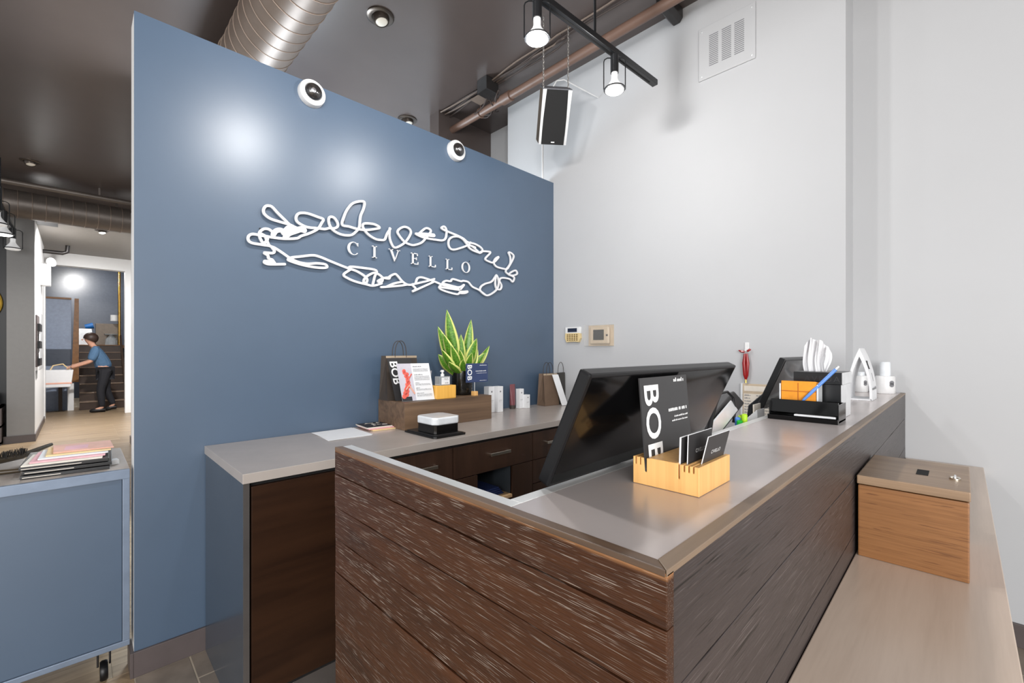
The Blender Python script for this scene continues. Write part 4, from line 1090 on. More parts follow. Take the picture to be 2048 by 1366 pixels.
bob_card('promo_card', 'charcoal promo card with large white vertical letters standing in the bamboo holder', 'card', (0.645, 0.3515, hz1 - 0.021), (1, 0, 0), (0, 0.085, 1), 0.172, 0.148, 'card_black', 0.067,
         [(0.137, 0.117, 0.160, 0.007), (0.086, 0.090, 0.164, 0.008), (0.075, 0.110, 0.164, 0.0032), (0.068, 0.100, 0.164, 0.0032)])
def small_card(label, o, u, v, W, Hh, txt=True, n=1, mat='card_black'):
    o = Vector(o); u = Vector(u).normalized(); v = Vector(v).normalized(); nn = u.cross(v)
    t = thing('business_card', label, 'card', tuple(o))
    MB().obox(o, u * W, v * Hh, -nn * 0.0012 * n).build('card', mat, t)
    MB().obox(o - u * 0.0008, u * 0.0008, v * Hh, -nn * 0.0012 * n).obox(o + v * Hh, u * W, v * 0.0006, -nn * 0.0012 * n).build('white_edge', 'paper', t)
    if txt:
        text_obj('lettering', 'CIVELLO', 0.0085, 'ink_white', t, o + u * W * 0.5 + v * Hh * 0.42 + nn * 0.0002, u, v, 0.0003, align='CENTER', space=1.15)
small_card('thin white-edged business card stack standing behind the other cards in holder', (0.652, 0.2992, hz1 - 0.019), (1, 0, 0), (0, -0.03, 1), 0.075, 0.058, False, 2)
small_card('dark business card standing upright in the middle slot of the bamboo holder', (0.658, 0.2905, hz1 - 0.009), (1, 0, 0), (0, -0.03, 1), 0.089, 0.052)
small_card('dark business card leaning out of the front slot of the bamboo holder', (0.672, 0.2768, hz1 - 0.009), (1, 0, 0), (0, -0.24, 1), 0.085, 0.052)

# monitors seen from behind
def monitor(label, x0, W, ybot, zbot, ytop, ztop):
    t = thing('monitor', label, 'monitor', (x0 + W / 2, ybot + 0.12, 0.765))
    b = Vector((x0, ybot, zbot)); u = Vector((1, 0, 0)); v = Vector((0, ytop - ybot, ztop - zbot)); Hh = v.length; v.normalize()
    n = u.cross(v)                       # faces the camera side
    if n.y > 0: n = -n
    # screen bezel slab
    MB().obox(b, u * W, v * Hh, -n * 0.022).build('bezel', 'black_plastic', t, bevel=0.004)
    # bulging glossy back shell
    mb = MB(); nu, nv = 20, 12
    for j in range(nv + 1):
        for i in range(nu + 1):
            a, c_ = i / nu, j / nv
            e = (min(1, min(a, 1 - a) * 6) ** 0.5) * (min(1, min(c_, 1 - c_) * 5) ** 0.5)
            belly = 0.003 * e + 0.006 * e * math.exp(-((a - 0.5) ** 2 / 0.10 + (c_ - 0.55) ** 2 / 0.08))
            mb.v.append(tuple(b + u * (0.006 + a * (W - 0.012)) + v * (0.006 + c_ * (Hh - 0.012)) + n * (0.0003 + belly)))
    for j in range(nv):
        for i in range(nu):
            k = j * (nu + 1) + i
            mb.f.append((k, k + 1, k + nu + 2, k + nu + 1))
    mb.build('back_shell', 'black_gloss', t, smooth=True)
    MB().obox(b + u * 0.01 + v * 0.008 - n * 0.0226, u * (W - 0.02), v * (Hh - 0.016), -n * 0.0008).build('screen', 'screen_dark', t)
    c_ = b + u * (W / 2) + v * (Hh * 0.35) - n * 0.03
    MB().tube([c_, (c_.x, ybot + 0.10, zbot - 0.02), (c_.x, ybot + 0.14, 0.775)], 0.018, 12).build('stand_arm', 'black_plastic', t, smooth=True)
    MB().lathe([(0.10, 0), (0.10, 0.008), (0.03, 0.016)], (c_.x, ybot + 0.14, 0.7655), 28).build('stand_base', 'black_plastic', t, smooth=True)
    return t
monitor('large black monitor leaning over the desk beside the bamboo holder', 0.520, 0.580, 0.452, 1.1075, 0.369, 1.286)
monitor('black monitor half hidden behind the tissue box', 1.745, 0.46, 0.50, 1.110, 0.425, 1.290)

# phone terminal with cord
ph = thing('desk_phone', 'dark grey handset terminal tilted behind the desk edge with looped cord', 'phone', (1.45, 0.55, 0.765))
o_ = Vector((1.30, 0.505, 1.045))
MB().obox(o_, (0.315, 0.01, 0.098), (-0.016, 0.03, 0.042), (0.012, 0.05, -0.02)).build('handset', 'steel_dark', ph, bevel=0.007, seg=3)
MB().obox(o_ + Vector((-0.012, -0.001, 0.012)), (0.235, 0.007, 0.073), (-0.010, 0.016, 0.030), (0.001, -0.004, -0.001)).build('side_strip', 'silver', ph, bevel=0.004)
pts = [(1.275, 0.51, 1.05), (1.31, 0.515, 1.12), (1.36, 0.52, 1.165), (1.42, 0.525, 1.188), (1.48, 0.525, 1.190), (1.515, 0.52, 1.17), (1.52, 0.515, 1.13), (1.505, 0.515, 1.09)]
MB().tube(pts, [0.011, 0.012, 0.011, 0.005, 0.004, 0.004, 0.004, 0.004], 10).build('cord', 'black_plastic', ph, smooth=True)
MB().lathe([(0.05, 0), (0.045, 0.012), (0.02, 0.02), (0.016, 0.31)], (1.43, 0.56, 0.7655), 20).build('stand', 'black_plastic', ph, smooth=True)
hl = thing('highlighter_cup', 'cup of lime and green highlighters beside the handset at the desk edge', 'highlighters', (1.70, 0.50, 0.765))
hx, hy = 1.475, 0.482
hl.location = (hx, hy, 0.765); ORIGIN[hl] = Vector((hx, hy, 0.765))
MB().lathe([(0.022, 0), (0.024, 0.26), (0.022, 0.26), (0.020, 0.01)], (hx, hy, 0.7655), 20, cap=False).build('cup', 'black_plastic', hl, smooth=True)
for dx, dy, m_, tz in ((-0.012, 0.0, 'green', 1.103), (0.002, -0.009, 'lime', 1.122), (0.012, 0.004, 'lime', 1.116), (0.0, 0.010, 'blue_pen', 1.110)):
    MB().lathe([(0.007, 0), (0.007, tz - 0.80), (0.0085, tz - 0.80), (0.0085, tz - 0.775), (0.005, tz - 0.772)], (hx + dx, hy + dy, 0.775), 12).build('highlighter', m_, hl, smooth=True)
db = thing('document_box', 'white document box with papers behind the black organizer', 'document box', (1.69, 0.53, 0.765))
MB().prism([(0.475, 0.7655), (0.49, 1.118), (0.492, 1.118), (0.56, 1.05), (0.565, 0.7655)], lambda u, v, w: (w, u, v), 1.655, 1.735).build('box', 'paper', db, bevel=0.001)
MB().obox((1.66, 0.497, 0.80), (0.07, 0, 0), (0, 0.004, 0.335), (0, 0.004, 0)).build('papers', 'paper_warm', db)

# tissue box
ts = thing('tissue_box', 'black cube tissue box cover with white tissue pulled up on the desk', 'tissue box', (1.778, 0.327, DZ))
MB().box(1.70, 1.857, 0.264, 0.389, DZ + 0.0005, 1.214).build('body', 'black_satin', ts, bevel=0.001)
MB().box(1.697, 1.860, 0.261, 0.392, 1.2145, 1.252).build('lid', 'black_satin', ts, bevel=0.0015)
MB().box(1.701, 1.857, 0.2625, 0.264, DZ + 0.001, 1.213).box(1.699, 1.859, 0.2595, 0.261, 1.2147, 1.2515).build('side_sheet', 'silver', ts)
text_obj('lettering', 'AVEDA', 0.026, 'ink', ts, (1.6966, 0.362, 1.222), (0, -1, 0), (0, 0, 1), 0.0003, space=1.25)
def tissue_sheet(cy, cx, w0, w1, h, ph, lean):
    mb = MB(); nu, nv = 40, 12; rr = random.Random(int(ph * 10))
    crest = [rr.uniform(-0.010, 0.008) for _ in range(9)]
    for j in range(nv + 1):
        t_ = j / nv
        for i in range(nu + 1):
            a = i / nu * 2 - 1
            w_ = w0 + (w1 - w0) * t_ ** 0.8
            k = (a + 1) / 2 * 8; k0 = min(int(k), 7); cr = crest[k0] + (crest[k0 + 1] - crest[k0]) * (k - k0)
            fold = 0.008 * math.sin(9 * a + ph + 1.5 * t_) + 0.004 * math.sin(21 * a + 2 * ph)
            mb.v.append((cx + fold * (0.5 + 0.6 * t_) + lean * t_ * 0.03, cy + a * w_ / 2 + 0.004 * math.sin(4 * t_ + ph), 1.2522 + t_ * (h * (1 - 0.28 * abs(a) ** 2.5) + cr)))
    for j in range(nv):
        for i in range(nu):
            k = j * (nu + 1) + i
            mb.f.append((k, k + 1, k + nu + 2, k + nu + 1))
    return mb.build('tissue', 'tissue', ts, smooth=True)
tissue_sheet(0.345, 1.765, 0.060, 0.062, 0.112, 0.4, -0.3)
tissue_sheet(0.340, 1.782, 0.055, 0.068, 0.092, 2.1, 0.4)

# black desk organizer with cards and pen
og = thing('desk_organizer', 'glossy black desk organizer tray in front of the tissue box', 'organizer', (1.62, 0.34, DZ))
oy0, oy1 = 0.250, 0.432
MB().prism([(1.562, DZ + 0.0005), (1.685, DZ + 0.0005), (1.685, DZ + 0.055), (1.680, DZ + 0.055), (1.680, DZ + 0.008), (1.570, DZ + 0.010), (1.566, DZ + 0.016), (1.560, DZ + 0.014)], lambda u, v, w: (u, w, v), oy0, oy1).build('tray', 'black_gloss', og, bevel=0.001)
MB().prism([(1.585, DZ + 0.022), (1.682, DZ + 0.030), (1.682, DZ + 0.034), (1.592, DZ + 0.030), (1.597, DZ + 0.060), (1.592, DZ + 0.062)], lambda u, v, w: (u, w, v), oy0 + 0.003, oy1 - 0.002).build('upper_tray', 'black_gloss', og, bevel=0.001)
for y_ in (oy0, oy1 - 0.003):
    MB().box(1.575, 1.684, y_, y_ + 0.003, DZ + 0.002, DZ + 0.056).build('side_wall', 'black_gloss', og, bevel=0.001)
tag(MB().obox((1.576, 0.258, DZ + 0.0125), (0.0, 0.105, 0), (0.075, 0, 0.0), (0, 0, 0.007)).build('note_pad', 'paper', bevel=0.001), 'white note pad lying in the lower organizer tray', 'note pad')
pk = thing('card_packet', 'packet of orange cards standing in the black organizer', 'cards', (1.65, 0.36, DZ + 0.034))
pz = DZ + 0.036
for k in range(10):
    x = 1.618 + k * 0.0055
    hgt = 0.080 - 0.0006 * k + (0.003 if k % 3 == 0 else 0)
    MB().box(x, x + 0.0046, 0.314, 0.408, pz, pz + hgt).build('card', 'orange_paper' if k else 'orange_paper', pk, bevel=0.0008, seg=1)
MB().box(1.6172, 1.618, 0.360, 0.3625, pz + 0.02, pz + 0.078).build('divider', 'orange_dark', pk)
MB().box(1.6168, 1.6178, 0.314, 0.408, pz + 0.050, pz + 0.0525).build('crease', 'orange_dark', pk)
for y in (0.3085, 0.4095):
    MB().box(1.617, 1.676, y, y + 0.004, pz, pz + 0.074).build('holder_side', 'silver', pk, bevel=0.001)
pn = thing('ballpoint_pen', 'blue ballpoint pen leaning across the orange cards', 'pen', (1.60, 0.34, DZ + 0.045))
pa, pb = Vector((1.603, 0.352, DZ + 0.052)), Vector((1.640, 0.268, DZ + 0.158))
MB().tube([pa, pa + (pb - pa) * 0.12, pa + (pb - pa) * 0.4, pb], [0.0012, 0.0042, 0.0052, 0.0052], 12).build('barrel', 'blue_pen', pn, smooth=True)
MB().tube([pb, pb + (pb - pa).normalized() * 0.012], 0.003, 10).build('button', 'silver', pn, smooth=True)

# white arched product carton
ac = thing('arch_carton', 'white arched product carton with open front near the desk end', 'carton', (2.49, 0.312, DZ))
def arch_pts(y0, y1, z0, z1, n=10, flip=False):
    yc = (y0 + y1) / 2; out = []
    for i in range(n + 1):
        t = i / n
        out.append((y0 + (yc - y0) * (t ** 2.2), z0 + (z1 - z0) * t))
    for i in range(n - 1, -1, -1):
        t = i / n
        out.append((y1 + (yc - y1) * (t ** 2.2), z0 + (z1 - z0) * t))
    return out
outer = arch_pts(0.268, 0.356, DZ + 0.0005, DZ + 0.226)
inner = arch_pts(0.277, 0.347, DZ + 0.006, DZ + 0.19)
mb = MB()
n_ = len(outer)
for x in (2.42, 2.565):
    mb.v += [(x, y, z) for y, z in outer] + [(x, y, z) for y, z in inner]
for i in range(n_ - 1):
    mb.f += [(i, i + 1, n_ + i + 1, n_ + i), (2 * n_ + i, 3 * n_ + i, 3 * n_ + i + 1, 2 * n_ + i + 1), (i, 2 * n_ + i, 2 * n_ + i + 1, i + 1), (n_ + i, n_ + i + 1, 3 * n_ + i + 1, 3 * n_ + i)]
mb.build('arch_wall', 'paper', ac)
MB().box(2.42, 2.565, 0.27, 0.354, DZ + 0.0005, DZ + 0.006).build('base', 'paper', ac)
def on_side(y): return None
sx0 = 2.43
q = lambda t: (0.268 + 0.044 * t ** 2.2, DZ + 0.0005 + 0.2255 * t)
mb = MB()
ya, za = q(0.60); yb, zb = q(0.76)
MB().quad((2.435, ya - 0.0008, za), (2.475, ya - 0.0008, za), (2.475, yb - 0.0008, zb), (2.435, yb - 0.0008, zb)).build('emblem', 'ink', ac)
text_obj('lettering', 'B', 0.034, 'ink_white', ac, (2.446, ya - 0.0014, za + 0.005), (1, 0, 0), (0, yb - ya, zb - za), 0.0006, bold=0.0006)
print_lines('small_print', 'ink_grey', ac, (2.425, q(0.2)[0] - 0.0012, q(0.2)[1]), (1, 0, 0), (0, 0.05, 1), [(0.0, 0.01, 0.125, 0.013)], 9)
MB().quad((2.49, q(0.36)[0] - 0.001, q(0.36)[1]), (2.496, q(0.36)[0] - 0.001, q(0.36)[1]), (2.492, q(0.52)[0] - 0.001, q(0.52)[1]), (2.486, q(0.52)[0] - 0.001, q(0.52)[1])).build('printed_stroke', 'ink_grey', ac)
white_bottle(2.915, 0.272, DZ + 0.0006, 0.040, 0.088, 0.07, 'squat white jar with tall cap at the desk end', dots=True)
white_bottle(2.93, 0.372, DZ + 0.0006, 0.032, 0.085, 0.02, 'white jar seen through the arched carton', dots=True)

# things on the white wall behind the desk
nb = thing('price_list_board', 'framed printed list board hung on the white wall behind the monitors', 'notice', (WX, 0.80, 0.94))
MB().box(WX - 0.012, WX, 0.70, 0.906, 0.93, 1.13).build('board', 'almond', nb, bevel=0.002)
MB().box(WX - 0.0135, WX - 0.012, 0.71, 0.893, 0.935, 1.073).box(WX - 0.0135, WX - 0.012, 0.71, 0.890, 1.088, 1.118).build('sheet', 'paper_warm', nb)
print_lines('small_print', 'ink_grey', nb, (WX - 0.0137, 0.888, 0.935), (0, -1, 0), (0, 0, 1), [(0.01 + 0.0165 * i, 0.0, 0.036, 0.007) for i in range(8)] + [(0.01 + 0.0165 * i, 0.062, 0.155, 0.007) for i in range(8)], 5)
MB().box(WX - 0.016, WX - 0.0005, 0.898, 0.908, 0.93, 1.131).build('frame_edge', 'silver', nb)
op = thing('bottle_opener', 'red-handled opener hanging from a white hook on the white wall', 'opener', (WX - 0.02, 0.878, 1.14))
MB().tube([(WX - 0.02, 0.884, 1.305), (WX - 0.02, 0.889, 1.25), (WX - 0.02, 0.885, 1.18), (WX - 0.02, 0.881, 1.155)], [0.006, 0.010, 0.009, 0.004], 10).tube([(WX - 0.02, 0.874, 1.305), (WX - 0.02, 0.869, 1.25), (WX - 0.02, 0.873, 1.18), (WX - 0.02, 0.877, 1.155)], [0.006, 0.010, 0.009, 0.004], 10).build('handles', 'red_enamel', op, smooth=True)
MB().tube([(WX - 0.02, 0.885, 1.315), (WX - 0.02, 0.905, 1.318), (WX - 0.02, 0.918, 1.325)], [0.006, 0.007, 0.002], 8).tube([(WX - 0.02, 0.871, 1.318), (WX - 0.02, 0.858, 1.328), (WX - 0.02, 0.851, 1.328)], [0.006, 0.007, 0.002], 8).build('wings', 'red_enamel', op, smooth=True)
MB().tube([(WX - 0.02, 0.879, 1.155), (WX - 0.02, 0.879, 1.135)], [0.004, 0.007], 8).build('tip', 'brass', op, smooth=True)
hk = thing('wall_hook', 'white plastic adhesive hook holding the red opener', 'hook', (WX, 0.878, 1.31))
MB().box(WX - 0.006, WX, 0.866, 0.890, 1.31, 1.37).box(WX - 0.03, WX - 0.006, 0.872, 0.884, 1.318, 1.328).build('hook_plate', 'white_plastic', hk, bevel=0.003)

# ---------------------------------------------------------------- trolley at the end of the blue wall
tl = thing('salon_trolley', 'blue-grey salon trolley on casters parked at the blue wall end', 'trolley', (-0.4, 2.63, 0))
TX0, TX1, TY0, TY1 = -0.95, 0.150, 2.352, 2.90
MB().box(TX0, TX1, TY0 + 0.0185, TY1, 0.826, 0.845).build('metal_top', 'counter_metal', tl, bevel=0.001)
MB().box(TX0, TX1, TY0 - 0.004, TY0 + 0.018, 0.808, 0.8452).box(TX0, TX1, TY0 + 0.001, TY0 + 0.018, 0.136, 0.158).box(TX1 - 0.022, TX1, TY0 + 0.001, TY0 + 0.018, 0.158, 0.808).box(TX0, TX0 + 0.022, TY0 + 0.001, TY0 + 0.018, 0.158, 0.808).build('frame', 'trolley_frame', tl, bevel=0.002)
MB().box(TX0 + 0.025, TX1 - 0.0235, TY0 + 0.006, TY0 + 0.016, 0.160, 0.8065).build('front_panel', 'blue_paint', tl, bevel=0.001)
MB().box(TX0 + 0.002, TX1 - 0.002, TY0 + 0.018, TY1 - 0.01, 0.137, 0.826).build('body', 'blue_paint', tl, bevel=0.001)
for x in (TX0 + 0.07, TX1 - 0.075):
    for y in (TY0 + 0.06, TY1 - 0.07):
        cs = MB().box(x - 0.022, x + 0.022, y - 0.022, y + 0.022, 0.125, 0.136).tube([(x - 0.018, y, 0.125), (x - 0.018, y, 0.06)], 0.004, 6).tube([(x + 0.018, y, 0.125), (x + 0.018, y, 0.06)], 0.004, 6).build('caster', 'steel_dark', tl)
        MB().lathe([(0.034, -0.012), (0.038, -0.006), (0.038, 0.006), (0.034, 0.012)], (x, y, 0.039), 22, (1, 0, 0)).build('wheel', 'black_plastic', cs, smooth=True)
TZ = 0.8452
# black folders and papers
fo = [('bottom black folder in the stack on the trolley', 0.0, 0.0), ('middle black folder with worn edge in the trolley stack', 0.016, 0.006), ('upper black folder directly below the loose magazines', 0.032, -0.003)]
for k, (lb, dz, dx) in enumerate(fo):
    t = thing('black_folder', lb, 'folder', (-0.02, 2.6, TZ + dz), 'black folders stacked on the trolley')
    MB().obox((-0.152 + dx, 2.425, TZ + dz), (0.245, -0.018, 0), (0.012, 0.34, 0), (0, 0, 0.013)).build('cover', 'black_satin', t, bevel=0.002)
    MB().obox((-0.146 + dx, 2.4235, TZ + dz + 0.005), (0.10 + 0.03 * k, -0.0075 - 0.0022 * k, 0), (0.0004, 0.002, 0), (0, 0, 0.0022)).build('worn_edge', 'paper_warm', t)
cols_ = ['paper_warm', 'pink', 'paper', 'manila', 'photo_skin']
for k in range(5):
    t = thing('loose_magazine', ['warm white magazine low in the loose pile on the folders', 'pink magazine in the loose pile on the folders', 'white booklet in the loose pile on the folders', 'manila booklet in the loose pile on the folders', 'peach-coloured booklet on top of the loose pile'][k], 'magazine', (-0.02, 2.6, TZ + 0.046 + 0.0045 * k))
    MB().obox((-0.150 + 0.02 * k, 2.43 + 0.03 * k, TZ + 0.0455 + 0.0045 * k), (0.22 - 0.01 * k, -0.014, 0), (0.02 - 0.006 * k, 0.24 - 0.012 * k, 0), (0, 0, 0.0042)).build('pages', cols_[k], t)
    MB().obox((-0.12 + 0.02 * k, 2.46 + 0.03 * k, TZ + 0.0455 + 0.0045 * k + 0.0042), (0.07, -0.004, 0), (0.004, 0.1, 0), (0, 0, 0.0004)).build('cover_print', cols_[(k + 2) % 5], t)
tag(MB().obox((0.085, 2.47, TZ), (0.04, 0.01, 0), (-0.006, 0.04, 0), (0, 0, 0.02)).build('eraser', 'white_plastic', bevel=0.003), 'small white block beside the folder stack on the trolley', 'block')
# brushes
br = thing('bristle_brush', 'long black bristle brush with wooden back lying on the trolley', 'brush', (-0.17, 2.78, TZ))
pts = [(-0.36, 2.68, TZ + 0.02), (-0.27, 2.74, TZ + 0.022), (-0.17, 2.82, TZ + 0.026), (-0.11, 2.89, TZ + 0.042), (-0.085, 2.92, TZ + 0.048)]
MB().tube(pts, [0.012, 0.014, 0.013, 0.009, 0.007], 10).build('handle', 'brush_wood', br, smooth=True)
mb = MB(); rr = random.Random(1)
for i in range(420):
    t_ = rr.random()
    k = min(int(t_ * 2.2), 2); f_ = (t_ * 2.2) - k; f_ = min(f_, 1)
    p = Vector(pts[k]).lerp(Vector(pts[k + 1]), f_)
    if t_ > 0.97: continue
    sidev = Vector((-0.6, 0.75, 0)) * rr.uniform(-0.012, 0.012)
    mb.tube([tuple(p + sidev), tuple(p + sidev * 1.4 + Vector((rr.uniform(-.004, .004), rr.uniform(-.004, .004), 0.026 + rr.uniform(0, .01))))], [0.0012, 0.0007], 3)
o = mb.build('bristles', 'bristle', br); o['kind'] = 'stuff'
b3 = thing('paddle_brush', 'dark wooden brush handle poking past the black folders', 'brush', (-0.25, 2.55, TZ))
MB().tube([(-0.42, 2.585, TZ + 0.012), (-0.26, 2.575, TZ + 0.012), (-0.158, 2.57, TZ + 0.010)], [0.011, 0.011, 0.008], 10).build('handle', 'brush_wood', b3, smooth=True)

# ---------------------------------------------------------------- corridor and back room
tk = thing('track_light', 'black ceiling track with clustered bulbs beside the grey pillar', 'track light', (-0.62, 8.2, 3.0))
MB().box(-0.645, -0.62, 4.0, 9.3, 3.0, 3.03).build('rail', 'black_satin', tk)
MB().tube([(-0.632, 7.7, 3.03), (-0.632, 7.7, CZ)], 0.008, 6).tube([(-0.632, 5.0, 3.03), (-0.632, 5.0, CZ)], 0.008, 6).build('hanger_rod', 'black_satin', tk)
for k, (y, gl) in enumerate(((6.75, 'bulb_glow'), (7.45, 'bulb_white'), (8.05, 'bulb_glow'), (9.1, 'bulb_white'))):
    p = bulb_head(tk, -0.632, y, 3.0, gl, s=1.5)
    if gl == 'bulb_glow':
        lamp('track_lamp_light', 'SPOT', p, 60, (1.0, 0.97, 0.93), (p[0] + 0.4, p[1] + 0.6, 0), spot_size=math.radians(150), spot_blend=0.9, shadow_soft_size=0.06)

el = thing('emergency_light', 'white twin-head emergency light on the white pillar side', 'emergency light', (-0.44, 11.0, 2.4))
MB().box(-0.449, -0.33, 10.9, 11.15, 2.44, 2.80).build('housing', 'white_plastic', el, bevel=0.01)
for y in (10.93, 11.12):
    MB().lathe([(0.03, 0), (0.062, 0.05), (0.062, 0.075)], (-0.36, y, 2.84), 18, (0.6, -0.8, 0.1)).build('lamp_head', 'white_trim', el, smooth=True)
fr = thing('magazine_rack', 'dark wall rack with leaflets mounted on the white pillar side', 'rack', (-0.44, 9.85, 1.1))
MB().box(-0.449, -0.43, 9.65, 10.2, 1.08, 1.86).build('back_panel', 'base_grey', fr, bevel=0.004)
for z in (1.10, 1.36, 1.62):
    MB().box(-0.43, -0.40, 9.68, 10.17, z, z + 0.11).build('pocket', 'black_plastic', fr, bevel=0.002)
MB().obox((-0.418, 9.75, 1.13), (0.0, 0.22, 0.03), (0.0, -0.02, 0.15), (0.003, 0, 0)).obox((-0.418, 9.8, 1.40), (0.0, 0.2, 0.03), (0.0, 0.03, 0.17), (0.003, 0, 0)).build('leaflet', 'paper', fr)
tag(MB().box(-0.449, -0.441, 9.72, 9.98, 0.90, 1.02).build('switch_plate', 'pillar_grey', bevel=0.003), 'grey switch plate under the wall rack', 'switch')
mr = thing('round_mirror', 'gold-framed round mirror on the black wall beside the pillar', 'mirror', (-0.98, 9.84, 1.9))
MB().tube([(-1.02 + 0.22 * math.cos(t), 9.83, 2.02 + 0.26 * math.sin(t)) for t in [k * 2 * math.pi / 36 for k in range(36)]], 0.024, 8, closed=True).build('frame', 'gold', mr, smooth=True)
MB().lathe([(0.21, 0), (0.21, 0.006)], (-1.02, 9.845, 2.02), 36, (0, -1, 0)).build('glass', 'mirror', mr)
sh = thing('side_shelf', 'dark open shelf unit on the floor beside the pillar', 'shelf', (-0.95, 9.6, 0))
for z in (0.02, 0.25, 0.52):
    MB().box(-1.3, -0.76, 9.35, 9.8, z, z + 0.03).build('board', 'base_grey', sh)
MB().box(-0.79, -0.76, 9.35, 9.8, 0.0, 0.55).box(-1.3, -1.27, 9.35, 9.8, 0.0, 0.55).build('side', 'base_grey', sh)
tag(MB().box(-1.2, -0.82, 9.4, 9.75, 0.551, 0.72).build('storage_box', 'stair_wood', bevel=0.01), 'brown box on top of the dark shelf unit', 'box')
tag(MB().box(-0.44, -0.22, 9.6, 9.95, 3.262, 3.27).build('ceiling_grille', 'black_paint'), 'black square grille in the grey corridor ceiling', 'grille')
tag(MB().tube([(-0.449, 11.6, 3.12), (-0.2, 11.6, 3.12), (-0.14, 11.6, 3.15), (-0.13, 11.6, 3.27)], 0.035, 10).build('elbow_pipe', 'steel_dark', smooth=True), 'dark elbow pipe under the corridor ceiling at the pillar', 'pipe')

# far room
wb = thing('light_board', 'pale blue panel cabinet with wooden edge post in the back room', 'partition', (-0.3, 14.1, 0))
MB().box(-0.9, -0.10, 14.0, 14.08, 1.36, 2.47).build('panel', 'blue_board', wb, bevel=0.004)
MB().box(-0.9, -0.10, 13.98, 14.08, 2.47, 2.51).build('top_rail', 'post_wood', wb)
MB().prism([(-0.10, 0.62), (0.02, 0.62), (0.02, 2.50), (-0.05, 2.50)], lambda u, v, w: (u, w, v), 13.96, 14.10).build('post', 'post_wood', wb)
MB().box(-0.9, -0.10, 14.0, 14.08, 0.0, 1.0).build('lower_panel', 'blue_board', wb)
MB().box(-0.9, -0.12, 13.99, 14.08, 1.0, 1.36).build('middle_panel', 'dark_blue_wall', wb)
st = thing('staircase', 'dark wooden stairs rising to the landing in the back room', 'stairs', (0.4, 14.5, 0))
for i in range(8):
    y = 13.75 + 0.26 * i; z = 0.185 * (i + 1)
    MB().box(0.03, 0.80, y, y + 0.27, z - 0.185, z - 0.02).build('riser', 'stair_wood', st)
    MB().box(0.03, 0.80, y - 0.02, y + 0.27, z - 0.02, z).build('tread', 'stair_nose' if i < 7 else 'post_wood', st, bevel=0.004)
MB().prism([(13.7, 0.0), (13.95, 0.0), (15.9, 1.35), (15.9, 1.75), (13.7, 0.25)], lambda u, v, w: (w, u, v), 0.80, 0.84).build('stringer', 'stair_wood', st)
MB().box(0.03, 2.3, 15.83, 17.35, 1.40, 1.48).box(0.03, 0.8, 15.83, 15.88, 0, 1.4).build('landing', 'post_wood', st)
ct = thing('grey_carton', 'grey-brown cabinet box standing on the stair landing', 'box', (0.55, 16.2, 1.48))
MB().box(0.34, 0.78, 16.0, 16.4, 1.481, 2.05).build('body', 'grey_cabinet', ct, bevel=0.01)
MB().box(0.5, 0.6, 15.995, 16.0, 1.75, 1.78).build('handle', 'ink', ct)
tag(MB().lathe([(0.10, 0), (0.13, 0.05), (0.11, 0.16), (0.03, 0.2), (0.03, 0.22)], (0.20, 16.35, 1.481), 18).build('dark_bag', 'black_plastic', smooth=True), 'dark bulky bag on the landing beside the grey box', 'bag')
tag(MB().obox((0.02, 15.95, 1.481), (0.3, 0, 0.0), (-0.06, 0.0, 0.42), (0, 0.05, 0)).build('picture_frame', 'silver', bevel=0.004), 'pale leaning frame on the stair landing', 'frame')
tag(MB().tube([(0.14, 16.3, 1.96), (0.30, 16.3, 2.0)], [0.06, 0.08], 14).build('blue_bottle', 'blue_item', smooth=True), 'blue bottle lying on the clutter at the landing', 'bottle')
lp = thing('floor_lamp', 'tall brass pole with white glass shade at the stair head', 'lamp', (0.78, 15.8, 1.48))
MB().tube([(0.80, 15.9, 1.481), (0.80, 15.9, 3.74)], 0.03, 12).build('pole', 'brass', lp, smooth=True)
MB().lathe([(0.13, 0), (0.12, 0.15), (0.04, 0.26), (0.14, 0.27), (0.14, 0.29), (0.0, 0.29)], (0.64, 15.87, 1.481), 20).build('glass_shade', 'glass_jar', lp, smooth=True)
MB().lathe([(0.08, 0), (0.08, 0.16)], (0.70, 15.9, 2.12), 14).build('white_collar', 'white_plastic', lp, smooth=True)
dm = thing('tall_mirror', 'tall grey mirror panel leaning at the white wall in the back room', 'mirror', (1.0, 15.6, 1.4))
MB().box(0.90, 1.5, 15.9, 15.96, 1.481, 3.74).build('white_panel', 'white_trim', dm)
MB().box(0.96, 1.4, 15.89, 15.9, 1.55, 2.75).build('glass', 'pillar_grey', dm)
tag(MB().box(-0.16, -0.06, 13.85, 13.95, 0.0, 0.6).build('white_post', 'white_trim'), 'short white post below the wooden edge post', 'post')
tag(MB().box(-0.30, -0.24, 13.8, 13.86, 0.0, 0.62).build('dark_post', 'stair_wood'), 'short dark wooden post beside the white post', 'post')
fl2 = thing('spot_cluster', 'bright spot lamps on the back room ceiling', 'ceiling light', (-0.1, 14.6, 3.7))
for k, (x, y) in enumerate(((-0.16, 14.6), (-0.12, 15.4), (-0.08, 15.9))):
    MB().lathe([(0.05, 0), (0.05, 0.12), (0.075, 0.2)], (x, y, 3.75 - 0.02), 16, (0, -0.2, -1)).build('lamp_can', 'black_satin', fl2, smooth=True)
    MB().lathe([(0.072, 0.2), (0.0, 0.215)], (x, y, 3.73), 16, (0, -0.2, -1)).build('lamp_face', 'glow_far', fl2, smooth=True)
lamp('back_room_lamp', 'SPOT', (-0.1, 15.9, 3.5), 220, (1, 0.98, 0.95), (0.5, 17.4, 2.6), spot_size=math.radians(95), spot_blend=0.9, shadow_soft_size=0.08)
lamp('back_room_lamp', 'POINT', (-0.2, 14.7, 3.4), 110, (1, 0.98, 0.95), shadow_soft_size=0.1)
